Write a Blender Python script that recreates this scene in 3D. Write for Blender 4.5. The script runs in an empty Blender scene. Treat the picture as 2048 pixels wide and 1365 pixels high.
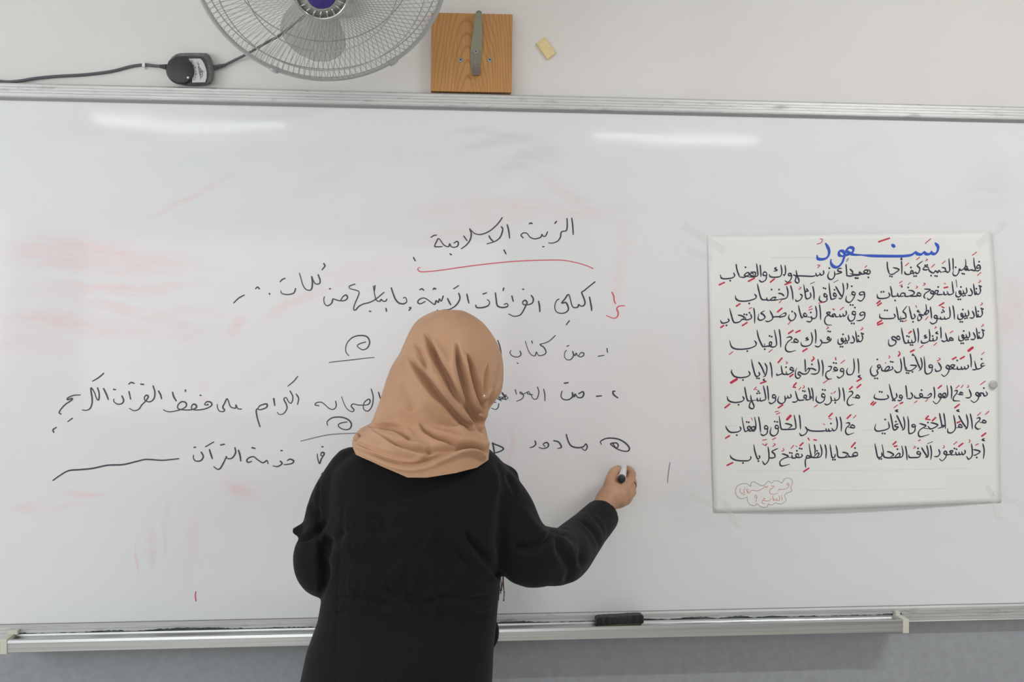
import bpy, bmesh, math, random
import numpy as np
from mathutils import Vector, Matrix
random.seed(7); rng = np.random.default_rng(7)
C = bpy.context.scene.collection
scene = bpy.context.scene

# ---------------------------------------------------------------- camera
FPX, CX, CY = 2200.0, 1024.0, 682.5
CAM = np.array([0.0, -2.63, 1.48])
YAW, PITCH, ROLL = math.radians(5.4), math.radians(-0.3), 0.003
Fw = np.array([math.sin(YAW)*math.cos(PITCH), math.cos(YAW)*math.cos(PITCH), math.sin(PITCH)])
R0 = np.array([math.cos(YAW), -math.sin(YAW), 0.0]); U0 = np.cross(R0, Fw)
Rt = R0*math.cos(ROLL) + U0*math.sin(ROLL); Up = -R0*math.sin(ROLL) + U0*math.cos(ROLL)
cd = bpy.data.cameras.new('camera'); cam = bpy.data.objects.new('camera', cd); C.objects.link(cam)
cd.sensor_width = 36.0; cd.lens = 36.0*FPX/2048.0; cd.clip_start = 0.05
cam.matrix_world = Matrix([[Rt[0], Up[0], -Fw[0], CAM[0]], [Rt[1], Up[1], -Fw[1], CAM[1]],
                           [Rt[2], Up[2], -Fw[2], CAM[2]], [0, 0, 0, 1]])
scene.camera = cam
scene.view_settings.view_transform = 'Standard'; scene.view_settings.look = 'None'
scene.view_settings.gamma = 1.0; scene.view_settings.use_curve_mapping = False
scene.view_settings.exposure = 0.10

def P(px, py, y=0.0):
    """the point of the vertical plane at depth y that lies on the sight line of a photograph pixel"""
    d = Fw + Rt*(px-CX)/FPX - Up*(py-CY)/FPX
    return CAM + d*((y-CAM[1])/d[1])
def proj(V):
    """numpy (n,3) -> photograph pixels (used to measure where folds of the cloth run)"""
    q = V - CAM
    z = q@Fw
    return CX + FPX*(q@Rt)/z, CY - FPX*(q@Up)/z
def mpp(y): return (y-CAM[1])/FPX      # metres per pixel at depth y

# ---------------------------------------------------------------- light
world = bpy.data.worlds.new('world'); scene.world = world; world.use_nodes = True
wn = world.node_tree.nodes['Background']; wn.inputs[0].default_value = (0.75, 0.86, 1.0, 1); wn.inputs[1].default_value = 1.0
def area(name, loc, rot, sx, sy, watts, col):
    l = bpy.data.lights.new(name, 'AREA'); l.shape = 'RECTANGLE'; l.size = sx; l.size_y = sy; l.energy = watts; l.color = col
    o = bpy.data.objects.new(name, l); C.objects.link(o); o.location = loc; o.rotation_euler = rot; return o
WALL_Y = 0.022
XL, XR, YB, ZC = -3.1, 4.3, -6.6, 2.95
# daylight through the windows of the left wall
area('window_light_near', (XL+0.06, -2.1, 1.75), (0, math.radians(-90), 0), 1.25, 2.1, 46, (0.95, 0.98, 1.0))
area('window_light_far', (XL+0.06, -5.0, 1.75), (0, math.radians(-90), 0), 1.25, 2.1, 17, (0.95, 0.98, 1.0))
# windows of the back wall
area('window_light_back', (-0.9, YB+0.06, 1.55), (math.radians(90), 0, 0), 3.4, 1.4, 38, (0.96, 0.98, 1.0))
# row of ceiling lamps nearer the board, right of the middle (lamp body is built below)
area('board_lamp_light', (2.0, -1.65, 2.95-0.085), (0, 0, 0), 1.2, 0.05, 27, (1.0, 1.0, 1.0))

# ---------------------------------------------------------------- helpers
def srgb(r, g, b):
    f = lambda c: (c/255/12.92) if c/255 <= 0.04045 else ((c/255+0.055)/1.055)**2.4
    return (f(r), f(g), f(b), 1.0)
def new_mat(name, col=(0.8, 0.8, 0.8, 1), rough=0.5, metal=0.0, coat=0.0, coat_rough=0.1, sheen=0.0, spec=0.5):
    m = bpy.data.materials.new(name); m.use_nodes = True
    b = m.node_tree.nodes['Principled BSDF']
    b.inputs['Base Color'].default_value = col; b.inputs['Roughness'].default_value = rough
    b.inputs['Metallic'].default_value = metal; b.inputs['Coat Weight'].default_value = coat
    b.inputs['Coat Roughness'].default_value = coat_rough; b.inputs['Sheen Weight'].default_value = sheen
    b.inputs['Specular IOR Level'].default_value = spec
    return m
class NT:
    """small helper to write node graphs"""
    def __init__(s, m): s.t = m.node_tree; s.b = s.t.nodes['Principled BSDF']
    def n(s, typ, **kw):
        x = s.t.nodes.new(typ)
        for k, v in kw.items():
            if k == 'inp':
                for kk, vv in v.items(): x.inputs[kk].default_value = vv
            else: setattr(x, k, v)
        return x
    def l(s, a, b): s.t.links.new(a, b)
    def coord(s, scale=(1, 1, 1), loc=(0, 0, 0), rot=(0, 0, 0)):
        tc = s.n('ShaderNodeTexCoord'); mp = s.n('ShaderNodeMapping')
        mp.inputs['Scale'].default_value = scale; mp.inputs['Location'].default_value = loc; mp.inputs['Rotation'].default_value = rot
        s.l(tc.outputs['Object'], mp.inputs[0]); return mp.outputs[0]
    def noise(s, scale=5, detail=3, vec=None, rough=0.5, dist=0.0):
        x = s.n('ShaderNodeTexNoise'); x.inputs['Scale'].default_value = scale; x.inputs['Detail'].default_value = detail
        x.inputs['Roughness'].default_value = rough; x.inputs['Distortion'].default_value = dist
        if vec is not None: s.l(vec, x.inputs['Vector'])
        return x.outputs['Fac']
    def ramp(s, fac, stops):
        r = s.n('ShaderNodeValToRGB'); e = r.color_ramp.elements
        e[0].position, e[0].color = stops[0]; e[1].position, e[1].color = stops[-1]
        for p, c in stops[1:-1]:
            q = e.new(p); q.color = c
        s.l(fac, r.inputs[0]); return r.outputs[0]
    def math(s, op, a, b=None):
        x = s.n('ShaderNodeMath', operation=op)
        for i, v in enumerate((a, b)):
            if v is None: continue
            if isinstance(v, (int, float)): x.inputs[i].default_value = v
            else: s.l(v, x.inputs[i])
        return x.outputs[0]
    def mix(s, fac, a, b, blend='MIX'):
        x = s.n('ShaderNodeMix', data_type='RGBA', blend_type=blend)
        for i, v in ((0, fac), (6, a), (7, b)):
            if isinstance(v, (int, float)): x.inputs[i].default_value = v
            elif isinstance(v, tuple): x.inputs[i].default_value = v
            else: s.l(v, x.inputs[i])
        return x.outputs[2]
    def bump(s, h, strength=0.2, dist=0.01):
        x = s.n('ShaderNodeBump'); x.inputs['Strength'].default_value = strength; x.inputs['Distance'].default_value = dist
        s.l(h, x.inputs['Height']); s.l(x.outputs[0], s.b.inputs['Normal']); return x
    def color(s, c): s.l(c, s.b.inputs['Base Color'])
BW = lambda v: (v, v, v, 1)

def obj(name, me, mat=None, parent=None, smooth=False):
    if isinstance(me, bmesh.types.BMesh):
        bm = me; me = bpy.data.meshes.new(name); bmesh.ops.recalc_face_normals(bm, faces=bm.faces); bm.to_mesh(me); bm.free()
    o = bpy.data.objects.new(name, me); C.objects.link(o)
    if mat: me.materials.append(mat)
    if smooth:
        me.polygons.foreach_set('use_smooth', [True]*len(me.polygons))
    if parent:
        o.parent = parent; o.matrix_parent_inverse = Matrix.Translation(-parent.location)
    return o
def empty(name, loc, label, cat, group=None):
    o = bpy.data.objects.new(name, None); C.objects.link(o); o.location = loc; o.empty_display_size = 0.05
    return tag(o, label, cat, group)
def tag(o, label=None, cat=None, group=None, kind=None):
    if label: o['label'] = label
    if cat: o['category'] = cat
    if group: o['group'] = group
    if kind: o['kind'] = kind
    return o
def pymesh(name, v, f):
    me = bpy.data.meshes.new(name); me.from_pydata([tuple(map(float, p)) for p in v], [], f); me.update(); return me
def add_box(bm, x0, x1, y0, y1, z0, z1, bev=0.0, M=None):
    r = bmesh.ops.create_cube(bm, size=1.0)
    vs = r['verts']
    for v in vs:
        v.co = Vector(((x0+x1)/2+v.co.x*(x1-x0), (y0+y1)/2+v.co.y*(y1-y0), (z0+z1)/2+v.co.z*(z1-z0)))
    if M is not None: bmesh.ops.transform(bm, matrix=M, verts=vs)
    if bev > 0:
        es = list({e for v in vs for e in v.link_edges})
        bmesh.ops.bevel(bm, geom=es, offset=bev, segments=2, affect='EDGES', profile=0.6)
def box(x0, x1, y0, y1, z0, z1, bev=0.0, M=None):
    bm = bmesh.new(); add_box(bm, x0, x1, y0, y1, z0, z1, bev, M); return bm
def frames(pts):
    pts = [np.array(p, float) for p in pts]; n = len(pts); out = []
    prev = None
    for i in range(n):
        t = pts[min(i+1, n-1)] - pts[max(i-1, 0)]; t /= (np.linalg.norm(t)+1e-12)
        if prev is None:
            a = np.array([0, 0, 1.0]) if abs(t[2]) < 0.9 else np.array([1.0, 0, 0])
            u = np.cross(t, a)
        else: u = prev - t*np.dot(prev, t)
        u /= (np.linalg.norm(u)+1e-12); prev = u
        out.append((pts[i], t, u, np.cross(t, u)))
    return out
def add_tube(bm, pts, rad, seg=8, cap=True):
    if not hasattr(rad, '__len__'): rad = [rad]*len(pts)
    rings = []
    for (p, t, u, v), r in zip(frames(pts), rad):
        rings.append([bm.verts.new(tuple(p + r*(math.cos(a)*u+math.sin(a)*v))) for a in [2*math.pi*k/seg for k in range(seg)]])
    for a, b in zip(rings, rings[1:]):
        for k in range(seg): bm.faces.new((a[k], a[(k+1) % seg], b[(k+1) % seg], b[k]))
    if cap:
        bm.faces.new(rings[0][::-1]); bm.faces.new(rings[-1])
    return rings
def catmull(pts, n=6):
    pts = [np.array(p, float) for p in pts]
    if len(pts) < 3: return pts
    q = [2*pts[0]-pts[1]] + pts + [2*pts[-1]-pts[-2]]; out = []
    for i in range(1, len(q)-2):
        for k in range(n):
            t = k/n; a, b, c, d = q[i-1], q[i], q[i+1], q[i+2]
            out.append(0.5*((2*b)+(-a+c)*t+(2*a-5*b+4*c-d)*t*t+(-a+3*b-3*c+d)*t**3))
    out.append(q[-2]); return out
def add_lathe(bm, prof, center, axis, seg=32, cap0=True, cap1=True):
    """prof: list of (radius, along-axis); axis: unit vector"""
    ax = np.array(axis, float); ax /= np.linalg.norm(ax)
    a = np.array([0, 0, 1.0]) if abs(ax[2]) < 0.9 else np.array([1.0, 0, 0])
    u = np.cross(ax, a); u /= np.linalg.norm(u); v = np.cross(ax, u); c = np.array(center, float)
    rings = [[bm.verts.new(tuple(c+ax*h+r*(math.cos(t)*u+math.sin(t)*v))) for t in [2*math.pi*k/seg for k in range(seg)]] for r, h in prof]
    for p, q in zip(rings, rings[1:]):
        for k in range(seg): bm.faces.new((p[k], p[(k+1) % seg], q[(k+1) % seg], q[k]))
    if cap0: bm.faces.new(rings[0][::-1])
    if cap1: bm.faces.new(rings[-1])
def prism(poly, y0, y1, bm=None):
    """poly: list of (x,z); extruded from y0 (front) to y1"""
    bm = bm or bmesh.new()
    a = [bm.verts.new((x, y0, z)) for x, z in poly]; b = [bm.verts.new((x, y1, z)) for x, z in poly]
    n = len(poly); bm.faces.new(a); bm.faces.new(b[::-1])
    for k in range(n): bm.faces.new((a[k], b[k], b[(k+1) % n], a[(k+1) % n]))
    return bm
def pxz(pts, y): return [(P(a, b, y)[0], P(a, b, y)[2]) for a, b in pts]

# ================================================================ room shell
m_wall = new_mat('wall_paint', rough=0.6)
n = NT(m_wall); c = n.coord()
sep = n.n('ShaderNodeSeparateXYZ'); n.l(c, sep.inputs[0])
low = n.math('LESS_THAN', sep.outputs[2], 1.10)
up = n.ramp(n.noise(2.2, 4, c), [(0.3, srgb(222, 218, 215)), (0.7, srgb(227, 224, 221))])
lo = n.ramp(n.noise(60, 3, c), [(0.3, srgb(150, 153, 158)), (0.7, srgb(159, 162, 167))])
n.color(n.mix(low, up, lo)); n.bump(n.noise(140, 3, c), 0.12, 0.002)
m_ceil = new_mat('ceiling_paint', srgb(232, 232, 228), 0.8)
m_floor = new_mat('floor_tile', rough=0.35); n = NT(m_floor); c = n.coord()
br = n.n('ShaderNodeTexBrick'); br.offset = 0.0; br.inputs['Scale'].default_value = 1.0
br.inputs['Color1'].default_value = srgb(206, 202, 194); br.inputs['Color2'].default_value = srgb(200, 196, 187)
br.inputs['Mortar'].default_value = srgb(120, 115, 108); br.inputs['Mortar Size'].default_value = 0.004
br.inputs['Brick Width'].default_value = 0.33; br.inputs['Row Height'].default_value = 0.33
n.l(c, br.inputs['Vector']); n.color(br.outputs[0])
def shell(name, *a, mat=m_wall): return tag(obj(name, box(*a), mat), kind='structure')
shell('wall_front', XL-0.2, XR+0.2, WALL_Y, WALL_Y+0.15, 0, ZC)
shell('wall_back', XL-0.2, XR+0.2, YB-0.15, YB, 0, ZC)
shell('wall_right', XR, XR+0.15, YB, WALL_Y, 0, ZC)
wl = bmesh.new()
for a in ((YB, -6.1, 0, ZC), (-3.9, -3.2, 0, ZC), (-1.0, WALL_Y, 0, ZC), (-6.1, -3.9, 0, 1.1), (-3.2, -1.0, 0, 1.1), (-6.1, -3.9, 2.4, ZC), (-3.2, -1.0, 2.4, ZC)):
    add_box(wl, XL-0.15, XL, a[0], a[1], a[2], a[3])
tag(obj('wall_left', wl, m_wall), kind='structure')
shell('floor', XL-0.2, XR+0.2, YB-0.15, WALL_Y+0.15, -0.1, 0, mat=m_floor)
shell('ceiling', XL-0.2, XR+0.2, YB-0.15, WALL_Y+0.15, ZC, ZC+0.1, mat=m_ceil)
m_alu_w = new_mat('window_frame_paint', srgb(215, 215, 212), 0.4)
m_glass = new_mat('window_glass', (1, 1, 1, 1), 0.02); m_glass.node_tree.nodes['Principled BSDF'].inputs['Transmission Weight'].default_value = 1
for i, (a, b) in enumerate(((-3.2, -1.0), (-6.1, -3.9))):
    w = bmesh.new()
    for q in ((a, b, 1.1, 1.14), (a, b, 2.36, 2.4), (a, a+0.04, 1.14, 2.36), (b-0.04, b, 1.14, 2.36), ((a+b)/2-0.02, (a+b)/2+0.02, 1.14, 2.36)):
        add_box(w, XL-0.1, XL-0.05, q[0], q[1], q[2], q[3])
    wo = tag(obj('window_%d' % (i+1), w, m_alu_w), kind='structure')
    obj('pane', box(XL-0.08, XL-0.074, a+0.04, (a+b)/2-0.02, 1.14, 2.36), m_glass, wo)
    obj('pane', box(XL-0.08, XL-0.074, (a+b)/2+0.02, b-0.04, 1.14, 2.36), m_glass, wo)
m_base = new_mat('baseboard_paint', srgb(96, 98, 100), 0.4)
shell('baseboard_front', XL, XR, WALL_Y-0.012, WALL_Y, 0, 0.1, mat=m_base)

# back windows
for i, (a, b) in enumerate(((-2.6, -0.95), (-0.85, 0.8))):
    w = bmesh.new()
    for q in ((a, b, 0.8, 0.84), (a, b, 2.26, 2.3), (a, a+0.04, 0.84, 2.26), (b-0.04, b, 0.84, 2.26), ((a+b)/2-0.02, (a+b)/2+0.02, 0.84, 2.26)):
        add_box(w, q[0], q[1], YB+0.0005, YB+0.03, q[2], q[3])
    tag(obj('window_%d' % (i+3), w, m_alu_w), kind='structure')

# ceiling lamps (their reflections are the two bright streaks on the board)
m_tube = bpy.data.materials.new('fluorescent_glow'); m_tube.use_nodes = True
tb = m_tube.node_tree.nodes['Principled BSDF']; tb.inputs['Emission Color'].default_value = (0.97, 1.0, 0.97, 1); tb.inputs['Emission Strength'].default_value = 17.0
m_lampbody = new_mat('lamp_housing', srgb(225, 225, 222), 0.4)
def mirror_target(px, py, zc):
    """where a sight line reflected by the board meets the ceiling height"""
    w = P(px, py, 0); d = w - CAM; d /= np.linalg.norm(d); d[1] = -d[1]
    return w + d*((zc-w[2])/d[2])
e = empty('ceiling_lamp', (2.0, -1.65, ZC), 'ceiling batten lamp nearest the board, above its right half', 'lamp')
obj('housing', box(1.37, 2.63, -1.69, -1.61, ZC-0.045, ZC, 0.004), m_lampbody, e)
t = bmesh.new(); add_tube(t, [(1.4, -1.65, ZC-0.065), (2.6, -1.65, ZC-0.065)], 0.014, 12); obj('tube', t, m_tube, e, True)
LAMPZ = ZC-0.07
for (pa, pb), lab in ((((322, 251.5), (566, 256)), 'left ceiling batten lamp with one fluorescent tube'), (((196, 241), (318, 246)), 'short ceiling batten lamp further left with one tube'), (((1188, 277), (1516, 283)), 'right ceiling batten lamp with one fluorescent tube')):
    A = mirror_target(*pa, LAMPZ); B = mirror_target(*pb, LAMPZ)
    mid = (A+B)/2
    e = empty('ceiling_lamp', (mid[0], mid[1], ZC), lab, 'lamp')
    t = bmesh.new(); add_tube(t, [A, B], 0.018, 12); obj('tube', t, m_tube, e, True)
    L = np.linalg.norm(B-A)+0.06; ang = math.atan2(B[1]-A[1], B[0]-A[0])
    M = Matrix.Translation((mid[0], mid[1], ZC-0.022)) @ Matrix.Rotation(ang, 4, 'Z')
    obj('housing', box(-L/2, L/2, -0.035, 0.035, -0.022, 0.022, 0.004, M), m_lampbody, e)

# ================================================================ whiteboard
ZT, ZB, ZTO, ZBO = 2.0171, 0.8106, 2.0565, 0.7690
BX0, BX1 = -1.62, 2.20
m_board = new_mat('whiteboard_enamel', rough=0.42, coat=1.0, coat_rough=0.06)
m_board.node_tree.nodes['Principled BSDF'].inputs['Coat IOR'].default_value = 1.32
n = NT(m_board)
SMEAR = []   # (px, py, rx, ry, angle, strength, pink?)
def smear(px, py, rx, ry, ang, s, pink=1): SMEAR.append((px, py, rx, ry, ang, s, pink))
smear(200, 515, 180, 34, 3, .95); smear(130, 500, 70, 22, -14, .5); smear(330, 520, 90, 20, 4, .4); smear(230, 575, 150, 14, -3, .8); smear(250, 615, 170, 13, 6, .75); smear(330, 640, 70, 13, 24, .6)
smear(150, 650, 170, 22, 2, .75); smear(60, 690, 80, 22, 5, .55); smear(310, 665, 90, 10, 14, .55)
smear(590, 610, 75, 12, -26, .8); smear(462, 650, 26, 14, -55, .85); smear(620, 600, 30, 9, -8, .5)
smear(170, 994, 42, 8, 3, .95); smear(50, 1010, 34, 9, -4, .7); smear(470, 985, 34, 16, 20, .85); smear(120, 1012, 60, 5, -3, .4); smear(410, 780, 16, 30, 0, .3)
smear(1040, 420, 230, 22, 0, .5); smear(1150, 400, 120, 16, 24, .45); smear(940, 455, 110, 20, -12, .4); smear(1260, 490, 20, 60, 8, .3); smear(750, 540, 130, 25, -10, .3)
smear(1240, 560, 16, 50, 10, .5); smear(1020, 890, 6, 46, 2, .7); smear(380, 395, 110, 8, -24, .5); smear(1300, 730, 40, 60, 0, .25); smear(2020, 620, 26, 60, 0, .6); smear(1410, 770, 12, 160, 0, .5)
smear(300, 1090, 10, 60, 0, .3); smear(380, 1080, 12, 70, 5, .35); smear(277, 1128, 2.5, 26, 0, 1.0); smear(323, 1080, 3, 34, 0, .5); smear(700, 1170, 40, 40, 0, .1)
smear(1000, 290, 85, 16, -12, .75, 0); smear(1040, 330, 60, 20, -30, .6, 0); smear(960, 270, 60, 8, 4, .6, 0); smear(650, 360, 60, 20, -30, .35, 0); smear(1430, 180, 10, 5, 0, .4, 0)
smear(1360, 1000, 30, 40, 0, .4, 0); smear(1390, 1040, 60, 30, 10, .35, 0); smear(1720, 300, 40, 10, -30, .3, 0); smear(1080, 300, 30, 30, -20, .5, 0); smear(400, 690, 60, 60, 0, .25, 0)
smear(700, 300, 300, 30, -4, .2, 0); smear(520, 740, 60, 20, -30, .25, 0); smear(1980, 380, 60, 60, -50, .35, 0); smear(330, 1040, 5, 40, 3, .4, 0); smear(305, 1100, 6, 40, 0, .4, 0)
c = n.coord()
dn = n.n('ShaderNodeTexNoise'); dn.inputs['Scale'].default_value = 5; dn.inputs['Detail'].default_value = 3; n.l(c, dn.inputs[0])
warp = n.n('ShaderNodeVectorMath', operation='MULTIPLY_ADD'); n.l(dn.outputs['Color'], warp.inputs[0]); warp.inputs[1].default_value = (0.09, 0, 0.09); n.l(c, warp.inputs[2])
off = n.n('ShaderNodeVectorMath', operation='ADD'); n.l(warp.outputs[0], off.inputs[0]); off.inputs[1].default_value = (-0.045, 0, -0.045)
acc = {0: None, 1: None}
for px, py, rx, ry, ang, s, pink in SMEAR:
    w = P(px, py, 0); k = mpp(0)
    mp = n.n('ShaderNodeMapping', vector_type='TEXTURE'); n.l(off.outputs[0], mp.inputs[0])
    mp.inputs['Location'].default_value = (w[0], 0, w[2]); mp.inputs['Rotation'].default_value = (0, math.radians(ang), 0)
    mp.inputs['Scale'].default_value = (rx*k*1.5, 1.0, ry*k*1.5)
    ln = n.n('ShaderNodeVectorMath', operation='LENGTH'); n.l(mp.outputs[0], ln.inputs[0])
    v = n.n('ShaderNodeMapRange', interpolation_type='SMOOTHSTEP'); n.l(ln.outputs['Value'], v.inputs[0])
    v.inputs[1].default_value = 1.0; v.inputs[2].default_value = 0.15; v.inputs[3].default_value = 0.0; v.inputs[4].default_value = s
    acc[pink] = v.outputs[0] if acc[pink] is None else n.math('MAXIMUM', acc[pink], v.outputs[0])
streak = n.noise(1.0, 5, n.coord((9, 1, 60), rot=(0, 0.12, 0)), 0.6, 0.6)
streak = n.ramp(streak, [(0.32, BW(0.25)), (0.62, BW(1))])
base = n.ramp(n.noise(2.0, 4, c), [(0.3, srgb(223, 226, 228)), (0.7, srgb(228, 229, 230))])
pink = n.math('MULTIPLY', acc[1], streak); pink = n.math('MULTIPLY', pink, 0.62)
gry = n.math('MULTIPLY', acc[0], streak); gry = n.math('MULTIPLY', gry, 0.30)
c1 = n.mix(pink, base, srgb(232, 184, 190)); c1 = n.mix(gry, c1, srgb(150, 152, 156))
# faint overall haze of wiped ink across the middle of the board
hz = n.n('ShaderNodeSeparateXYZ'); n.l(c, hz.inputs[0])
mr = n.n('ShaderNodeMapRange', interpolation_type='SMOOTHSTEP'); n.l(hz.outputs[2], mr.inputs[0])
mr.inputs[1].default_value = 1.85; mr.inputs[2].default_value = 1.45; mr.inputs[3].default_value = 0; mr.inputs[4].default_value = 1
m2 = n.n('ShaderNodeMapRange', interpolation_type='SMOOTHSTEP'); n.l(hz.outputs[2], m2.inputs[0])
m2.inputs[1].default_value = 0.9; m2.inputs[2].default_value = 1.15; m2.inputs[3].default_value = 0; m2.inputs[4].default_value = 1
hf = n.math('MULTIPLY', n.math('MULTIPLY', mr.outputs[0], m2.outputs[0]), 0.30)
c1 = n.mix(hf, c1, srgb(229, 216, 219)); n.color(c1)
dent = n.noise(3.2, 1, n.coord((1, 1, 1.6)))
bp = n.bump(dent, 0.10, 0.01)
n.l(bp.outputs[0], n.b.inputs['Coat Normal'])

m_alu = new_mat('dusty_aluminium', rough=0.42, metal=0.55); n = NT(m_alu); c = n.coord()
f1 = n.noise(1.0, 6, n.coord((5, 1, 110)), 0.7)
f2 = n.noise(1.0, 5, n.coord((14, 1, 60)), 0.65)
a1 = n.ramp(f1, [(0.35, srgb(196, 197, 196)), (0.65, srgb(212, 213, 212))])
n.color(n.mix(n.ramp(f2, [(0.56, BW(0)), (0.72, BW(0.75))]), a1, srgb(150, 146, 146)))
m_alu_dark = new_mat('dark_lip_aluminium', srgb(136, 132, 138), 0.5, 0.3)  # darker tone for the thin lips along the inner frame edge
m_alu_br = new_mat('brushed_tray_aluminium', rough=0.28, metal=0.9); n = NT(m_alu_br)
n.color(n.ramp(n.noise(1.0, 4, n.coord((2, 1, 300))), [(0.3, srgb(188, 190, 190)), (0.7, srgb(210, 212, 212))]))
m_dirt = new_mat('marker_dust', rough=0.9); n = NT(m_dirt)
n.color(n.ramp(n.noise(1, 5, n.coord((30, 30, 200))), [(0.3, srgb(40, 46, 46)), (0.7, srgb(88, 92, 92))]))

board = empty('whiteboard', ((BX0+BX1)/2, 0, ZBO), 'large whiteboard in an aluminium frame, written on in black and red marker', 'whiteboard')
bo = obj('writing_surface', box(BX0+0.02, BX1-0.02, 0.0, WALL_Y-0.002, ZB-0.01, ZT+0.01), m_board, board)
# ribbed top rail, bottom rail, end rails: extruded profiles (y, z)
def rail(name, prof, x0, x1, mat, parent):
    bm = bmesh.new(); nn = len(prof)
    a = [bm.verts.new((x0, y, z)) for y, z in prof]; b = [bm.verts.new((x1, y, z)) for y, z in prof]
    for k in range(nn): bm.faces.new((a[k], b[k], b[(k+1) % nn], a[(k+1) % nn]))
    bm.faces.new(a); bm.faces.new(b[::-1]); return obj(name, bm, mat, parent)
H = ZTO-ZT
def ribbed(z0, z1, flip=False):
    pr = [(WALL_Y-0.001, z1), (-0.004, z1)]
    for k in range(4):
        za = z1-(z1-z0)*(0.14+0.19*k); pr += [(-0.0085, za+0.0012), (-0.0085, za-(z1-z0)*0.13), (-0.0077, za-(z1-z0)*0.145), (-0.0077, za-(z1-z0)*0.175)]
    pr += [(-0.0085, z0+(z1-z0)*0.07), (-0.004, z0), (WALL_Y-0.001, z0)]
    return pr
rail('top_rail', ribbed(ZT+0.0045, ZTO), BX0, BX1, m_alu, board)
rail('rail_lip', [(WALL_Y-0.004, ZT+0.0046), (-0.0035, ZT+0.0046), (-0.003, ZT), (WALL_Y-0.004, ZT)], BX0+0.005, BX1-0.005, m_alu_dark, board)
rail('bottom_rail', ribbed(ZBO, ZB-0.0012), BX0, BX1, m_alu, board)
rail('rail_lip', [(WALL_Y-0.004, ZB), (-0.0015, ZB), (-0.003, ZB-0.0012), (WALL_Y-0.004, ZB-0.0012)], BX0+0.005, BX1-0.005, m_alu_dark, board)
for x0, x1 in ((BX0-0.001, BX0+0.04), (BX1-0.04, BX1+0.001)):
    obj('side_rail', box(x0, x1, -0.009, WALL_Y-0.001, ZBO-0.001, ZTO+0.001, 0.002), m_alu, board)
# marker-dust scum along the foot of the bottom rail
ZTR = 0.7855      # tray floor level
bm = bmesh.new(); xs = np.linspace(P(20, 1250)[0], P(1800, 1230)[0], 420); prev = None
hs = np.clip(0.003+0.007*np.abs(np.sin(xs*23+np.sin(xs*7)*2))*np.abs(np.sin(xs*5.1+1))+rng.normal(0, .0009, 420), 0.0006, 0.013)
for x, h in zip(xs, hs):
    a = bm.verts.new((x, -0.0092, ZTR-0.002)); b = bm.verts.new((x, -0.0092, ZTR+0.002+h*0.8)); d = bm.verts.new((x, -0.0104, ZTR-0.002))
    if prev: bm.faces.new((prev[0], a, b, prev[1])); bm.faces.new((prev[2], d, b, prev[1])); bm.faces.new((prev[2], d, a, prev[0]))
    prev = (a, b, d)
tag(obj('marker_dust', bm, m_dirt, board), kind='stuff')

# ---------------------------------------------------------------- pen tray
TX0, TX1 = P(14, 1272, -0.065)[0], P(1806, 1240, -0.065)[0]
tray = empty('pen_tray', ((TX0+TX1)/2, -0.03, ZTR-0.03), 'long silver aluminium pen tray fixed under the whiteboard', 'tray')
TY0, TY1, LIPZ = -0.0665, -0.0105, ZTR+0.004
prof = [(TY1, ZTR+0.004), (TY1-0.002, ZTR+0.004), (TY1-0.003, ZTR), (TY0+0.010, ZTR-0.003), (TY0+0.008, LIPZ-0.001), (TY0+0.004, LIPZ+0.002), (TY0+0.001, LIPZ),
        (TY0, LIPZ-0.006), (TY0+0.0012, LIPZ-0.007), (TY0+0.0012, LIPZ-0.0265), (TY0+0.003, LIPZ-0.0275), (TY1, LIPZ-0.0275)]
rail('tray_channel', prof, TX0, TX1, m_alu_br, tray)
m_cap = new_mat('cream_plastic', srgb(206, 203, 192), 0.5)
for a, b in ((TX0-0.014, TX0+0.001), (TX1-0.001, TX1+0.014)):
    obj('end_cap', box(a, b, TY0-0.002, TY1, LIPZ-0.030, LIPZ+0.004, 0.0015), m_cap, tray)
    obj('end_clip', box(a+0.002, b+(0.008 if a < 0 else -0.002), TY1-0.014, TY1+0.0005, LIPZ+0.002, LIPZ+0.012, 0.001), m_cap, tray)
# ---------------------------------------------------------------- eraser on the tray
er0, er1 = P(1191, 1252, -0.03)[0], P(1285, 1248, -0.03)[0]
eraser = empty('whiteboard_eraser', ((er0+er1)/2, -0.036, ZTR+0.003), 'ribbed black board eraser with green felt lying on the pen tray', 'eraser')
m_er = new_mat('eraser_plastic', srgb(30, 29, 32), 0.5); m_felt = new_mat('eraser_felt', srgb(58, 74, 30), 0.95)
bm = bmesh.new(); N = 240; EZ0, EZ1 = ZTR+0.0045, ZTR+0.0235; yc = -0.032
er_t = []
for sd in range(4): er_t += [sd*math.pi/2+(0.5-0.5*math.cos(math.pi*q/60))*math.pi/2 for q in range(60)]
def er_ring(z, k):
    ring = []
    for i in range(N):
        t = er_t[i]; ct, st = math.cos(t), math.sin(t)
        hx = (er1-er0)/2*k; hy = 0.0165*k
        x = hx*np.sign(ct)*abs(ct)**0.16; y = hy*np.sign(st)*abs(st)**0.22
        if abs(x) < hx*0.9: y *= 1-0.16*(0.5+0.5*math.cos(x/hx*math.pi*7))**2
        ring.append(bm.verts.new(((er0+er1)/2+x, yc+y, z+0.0018*x/hx)))
    return ring
rs = [er_ring(EZ0, 0.97), er_ring(EZ0+0.001, 1.0), er_ring(EZ1-0.003, 1.0), er_ring(EZ1-0.0005, 0.97), er_ring(EZ1+0.001, 0.88)]
for a, b in zip(rs, rs[1:]):
    for i in range(N): bm.faces.new((a[i], a[(i+1) % N], b[(i+1) % N], b[i]))
bm.faces.new(rs[0][::-1]); bm.faces.new(rs[-1]); obj('eraser_body', bm, m_er, eraser)
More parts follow.
